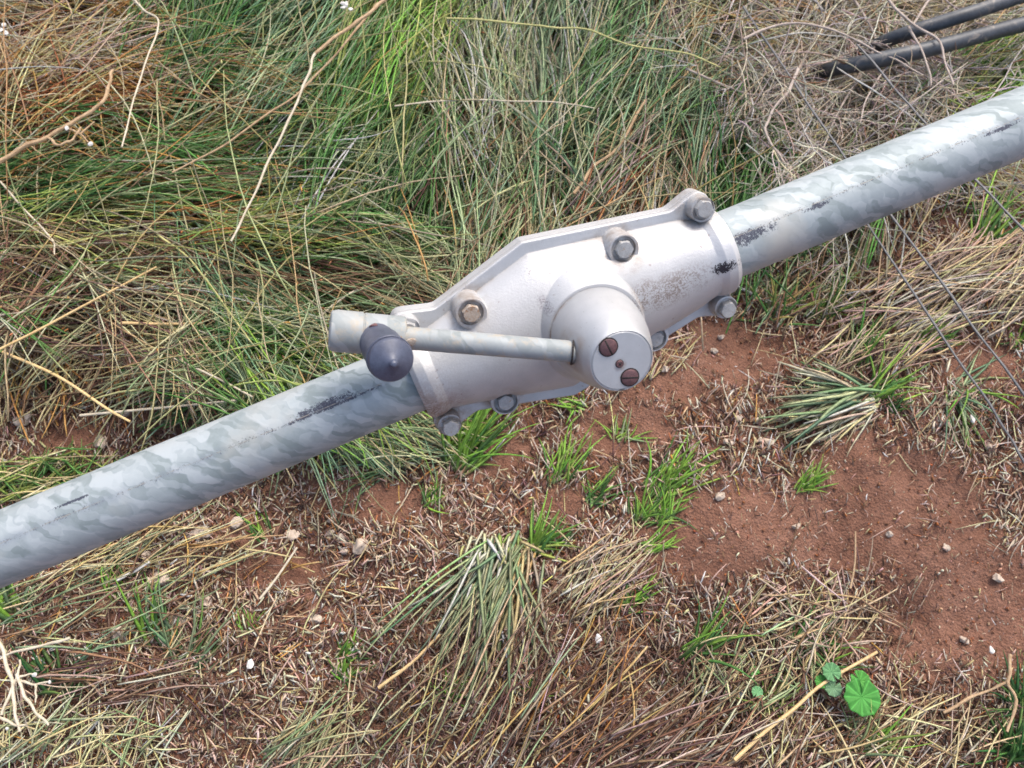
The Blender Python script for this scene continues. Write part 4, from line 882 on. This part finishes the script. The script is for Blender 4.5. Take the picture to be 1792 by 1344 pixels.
clump(880, 945, [(58, -3, 15, 24, 14, -110, 15, 100, 250, 5.2, {'blue': 4, 'sage': 5, 'pale': 2}, .3), (34, 22, 25, 26, 14, -104, 14, 100, 290, 5.2, {'straw': 3, 'sage': 3, 'gold': 2, 'tan': 2}, .25),
                 (26, 10, 5, 26, 8, -90, 30, 20, 60, 6, {'pale': 3, 'ygreen': 3, 'straw': 2}, .8), (5, -25, 20, 8, 8, -140, 5, 230, 300, 4.2, {'sage': 3, 'blue': 2}, .3)], 'big drooping clump of blue-green and straw blades fanning down from bare soil below the hub')
clump(1500, 700, [(44, 0, 10, 16, 10, -162, 8, 100, 170, 6.5, {'sage': 5, 'blue': 4, 'pale': 2}, .25), (26, 0, -2, 12, 8, 176, 10, 90, 150, 6, {'blue': 3, 'sage': 3, 'pale': 2}, .3), (34, 10, 24, 20, 8, -158, 10, 80, 160, 4.4, {'pale': 3, 'straw': 4, 'pink': 2}, .12), (20, 0, 0, 14, 8, -170, 30, 60, 120, 3.6, {'tan': 3, 'brown': 3}, .1)],
      'cut grass clump with pale blades lying to the left on the red soil')

# ------------------------------------------------------------------ mallow plants
def mallow(leaves, lab):
    x0, y0, _, z0 = leaves[0][:4]; e = empty('mallow_plant', G(x0, y0, 0)); og = np.array(e.location); tag(e, lab, 'plant', 'mallow plants')
    for x, y, r, z, rot, tone in leaves:
        c = G(x, y, z); rr = r * np.linalg.norm(c - np.array([0, 0, CAM_H])) / F; V = []; C = []; Fc = []; nr, na = 9, 84
        for i in range(nr + 1):
            f = i / nr
            for k in range(na):
                a = 2 * math.pi * k / na; lobe = 1 + .03 * math.cos(a * 9) - .8 * math.exp(-((a - math.pi) / .10) ** 2) * f; q = rr * f * lobe
                rib = abs(math.cos(a * 4.5)); h = rr * (.10 * f * (.5 - rib) + .12 * f * f)
                V.append((q * math.cos(a + rot), q * math.sin(a + rot), h)); vein = .8 * (rib > .985) * (f > .05)
                C.append(np.array(tone) * (1 + vein + .25 * (1 - f)))
        for i in range(nr):
            for k in range(na):
                k2 = (k + 1) % na; Fc.append((i * na + k, i * na + k2, (i + 1) * na + k2, (i + 1) * na + k))
        me = np_mesh('leaf', np.array(V), np.array(Fc).ravel(), np.arange(len(Fc)) * 4, np.full(len(Fc), 4), np.array(C))
        o = link_mesh('leaf', me, M_LEAF, e); o.location = c - og
        mo = o.modifiers.new('thick', 'SOLIDIFY'); mo.thickness = .0006
        V, Fc = tube([c - og - np.array([0, 0, .001]), (c - og) * .6 + np.array([.004, .006, -z * .2]), np.array([.0, .0, -.004])], .0011, 6); obj('stalk', V, Fc, M_YGREEN, e)
mallow([(1508, 1220, 27, .05, -1.75, (.048, .185, .036)), (1505, 1191, 15, .035, -.9, (.06, .21, .04))], 'mallow plant with one big round bright green leaf in the straw')
mallow([(1455, 1176, 14, .04, 2.0, (.085, .2, .085)), (1458, 1204, 13, .03, 4.0, (.11, .2, .11)), (1437, 1193, 10, .03, 3.0, (.06, .2, .04))], 'mallow plant with three small leaves left of the big round leaf')
mallow([(1325, 1211, 9, .03, 1.0, (.11, .25, .11)), (1320, 1175, 8, .02, 2.5, (.09, .26, .06))], 'tiny mallow plant with two little leaves among yellow-green grass')
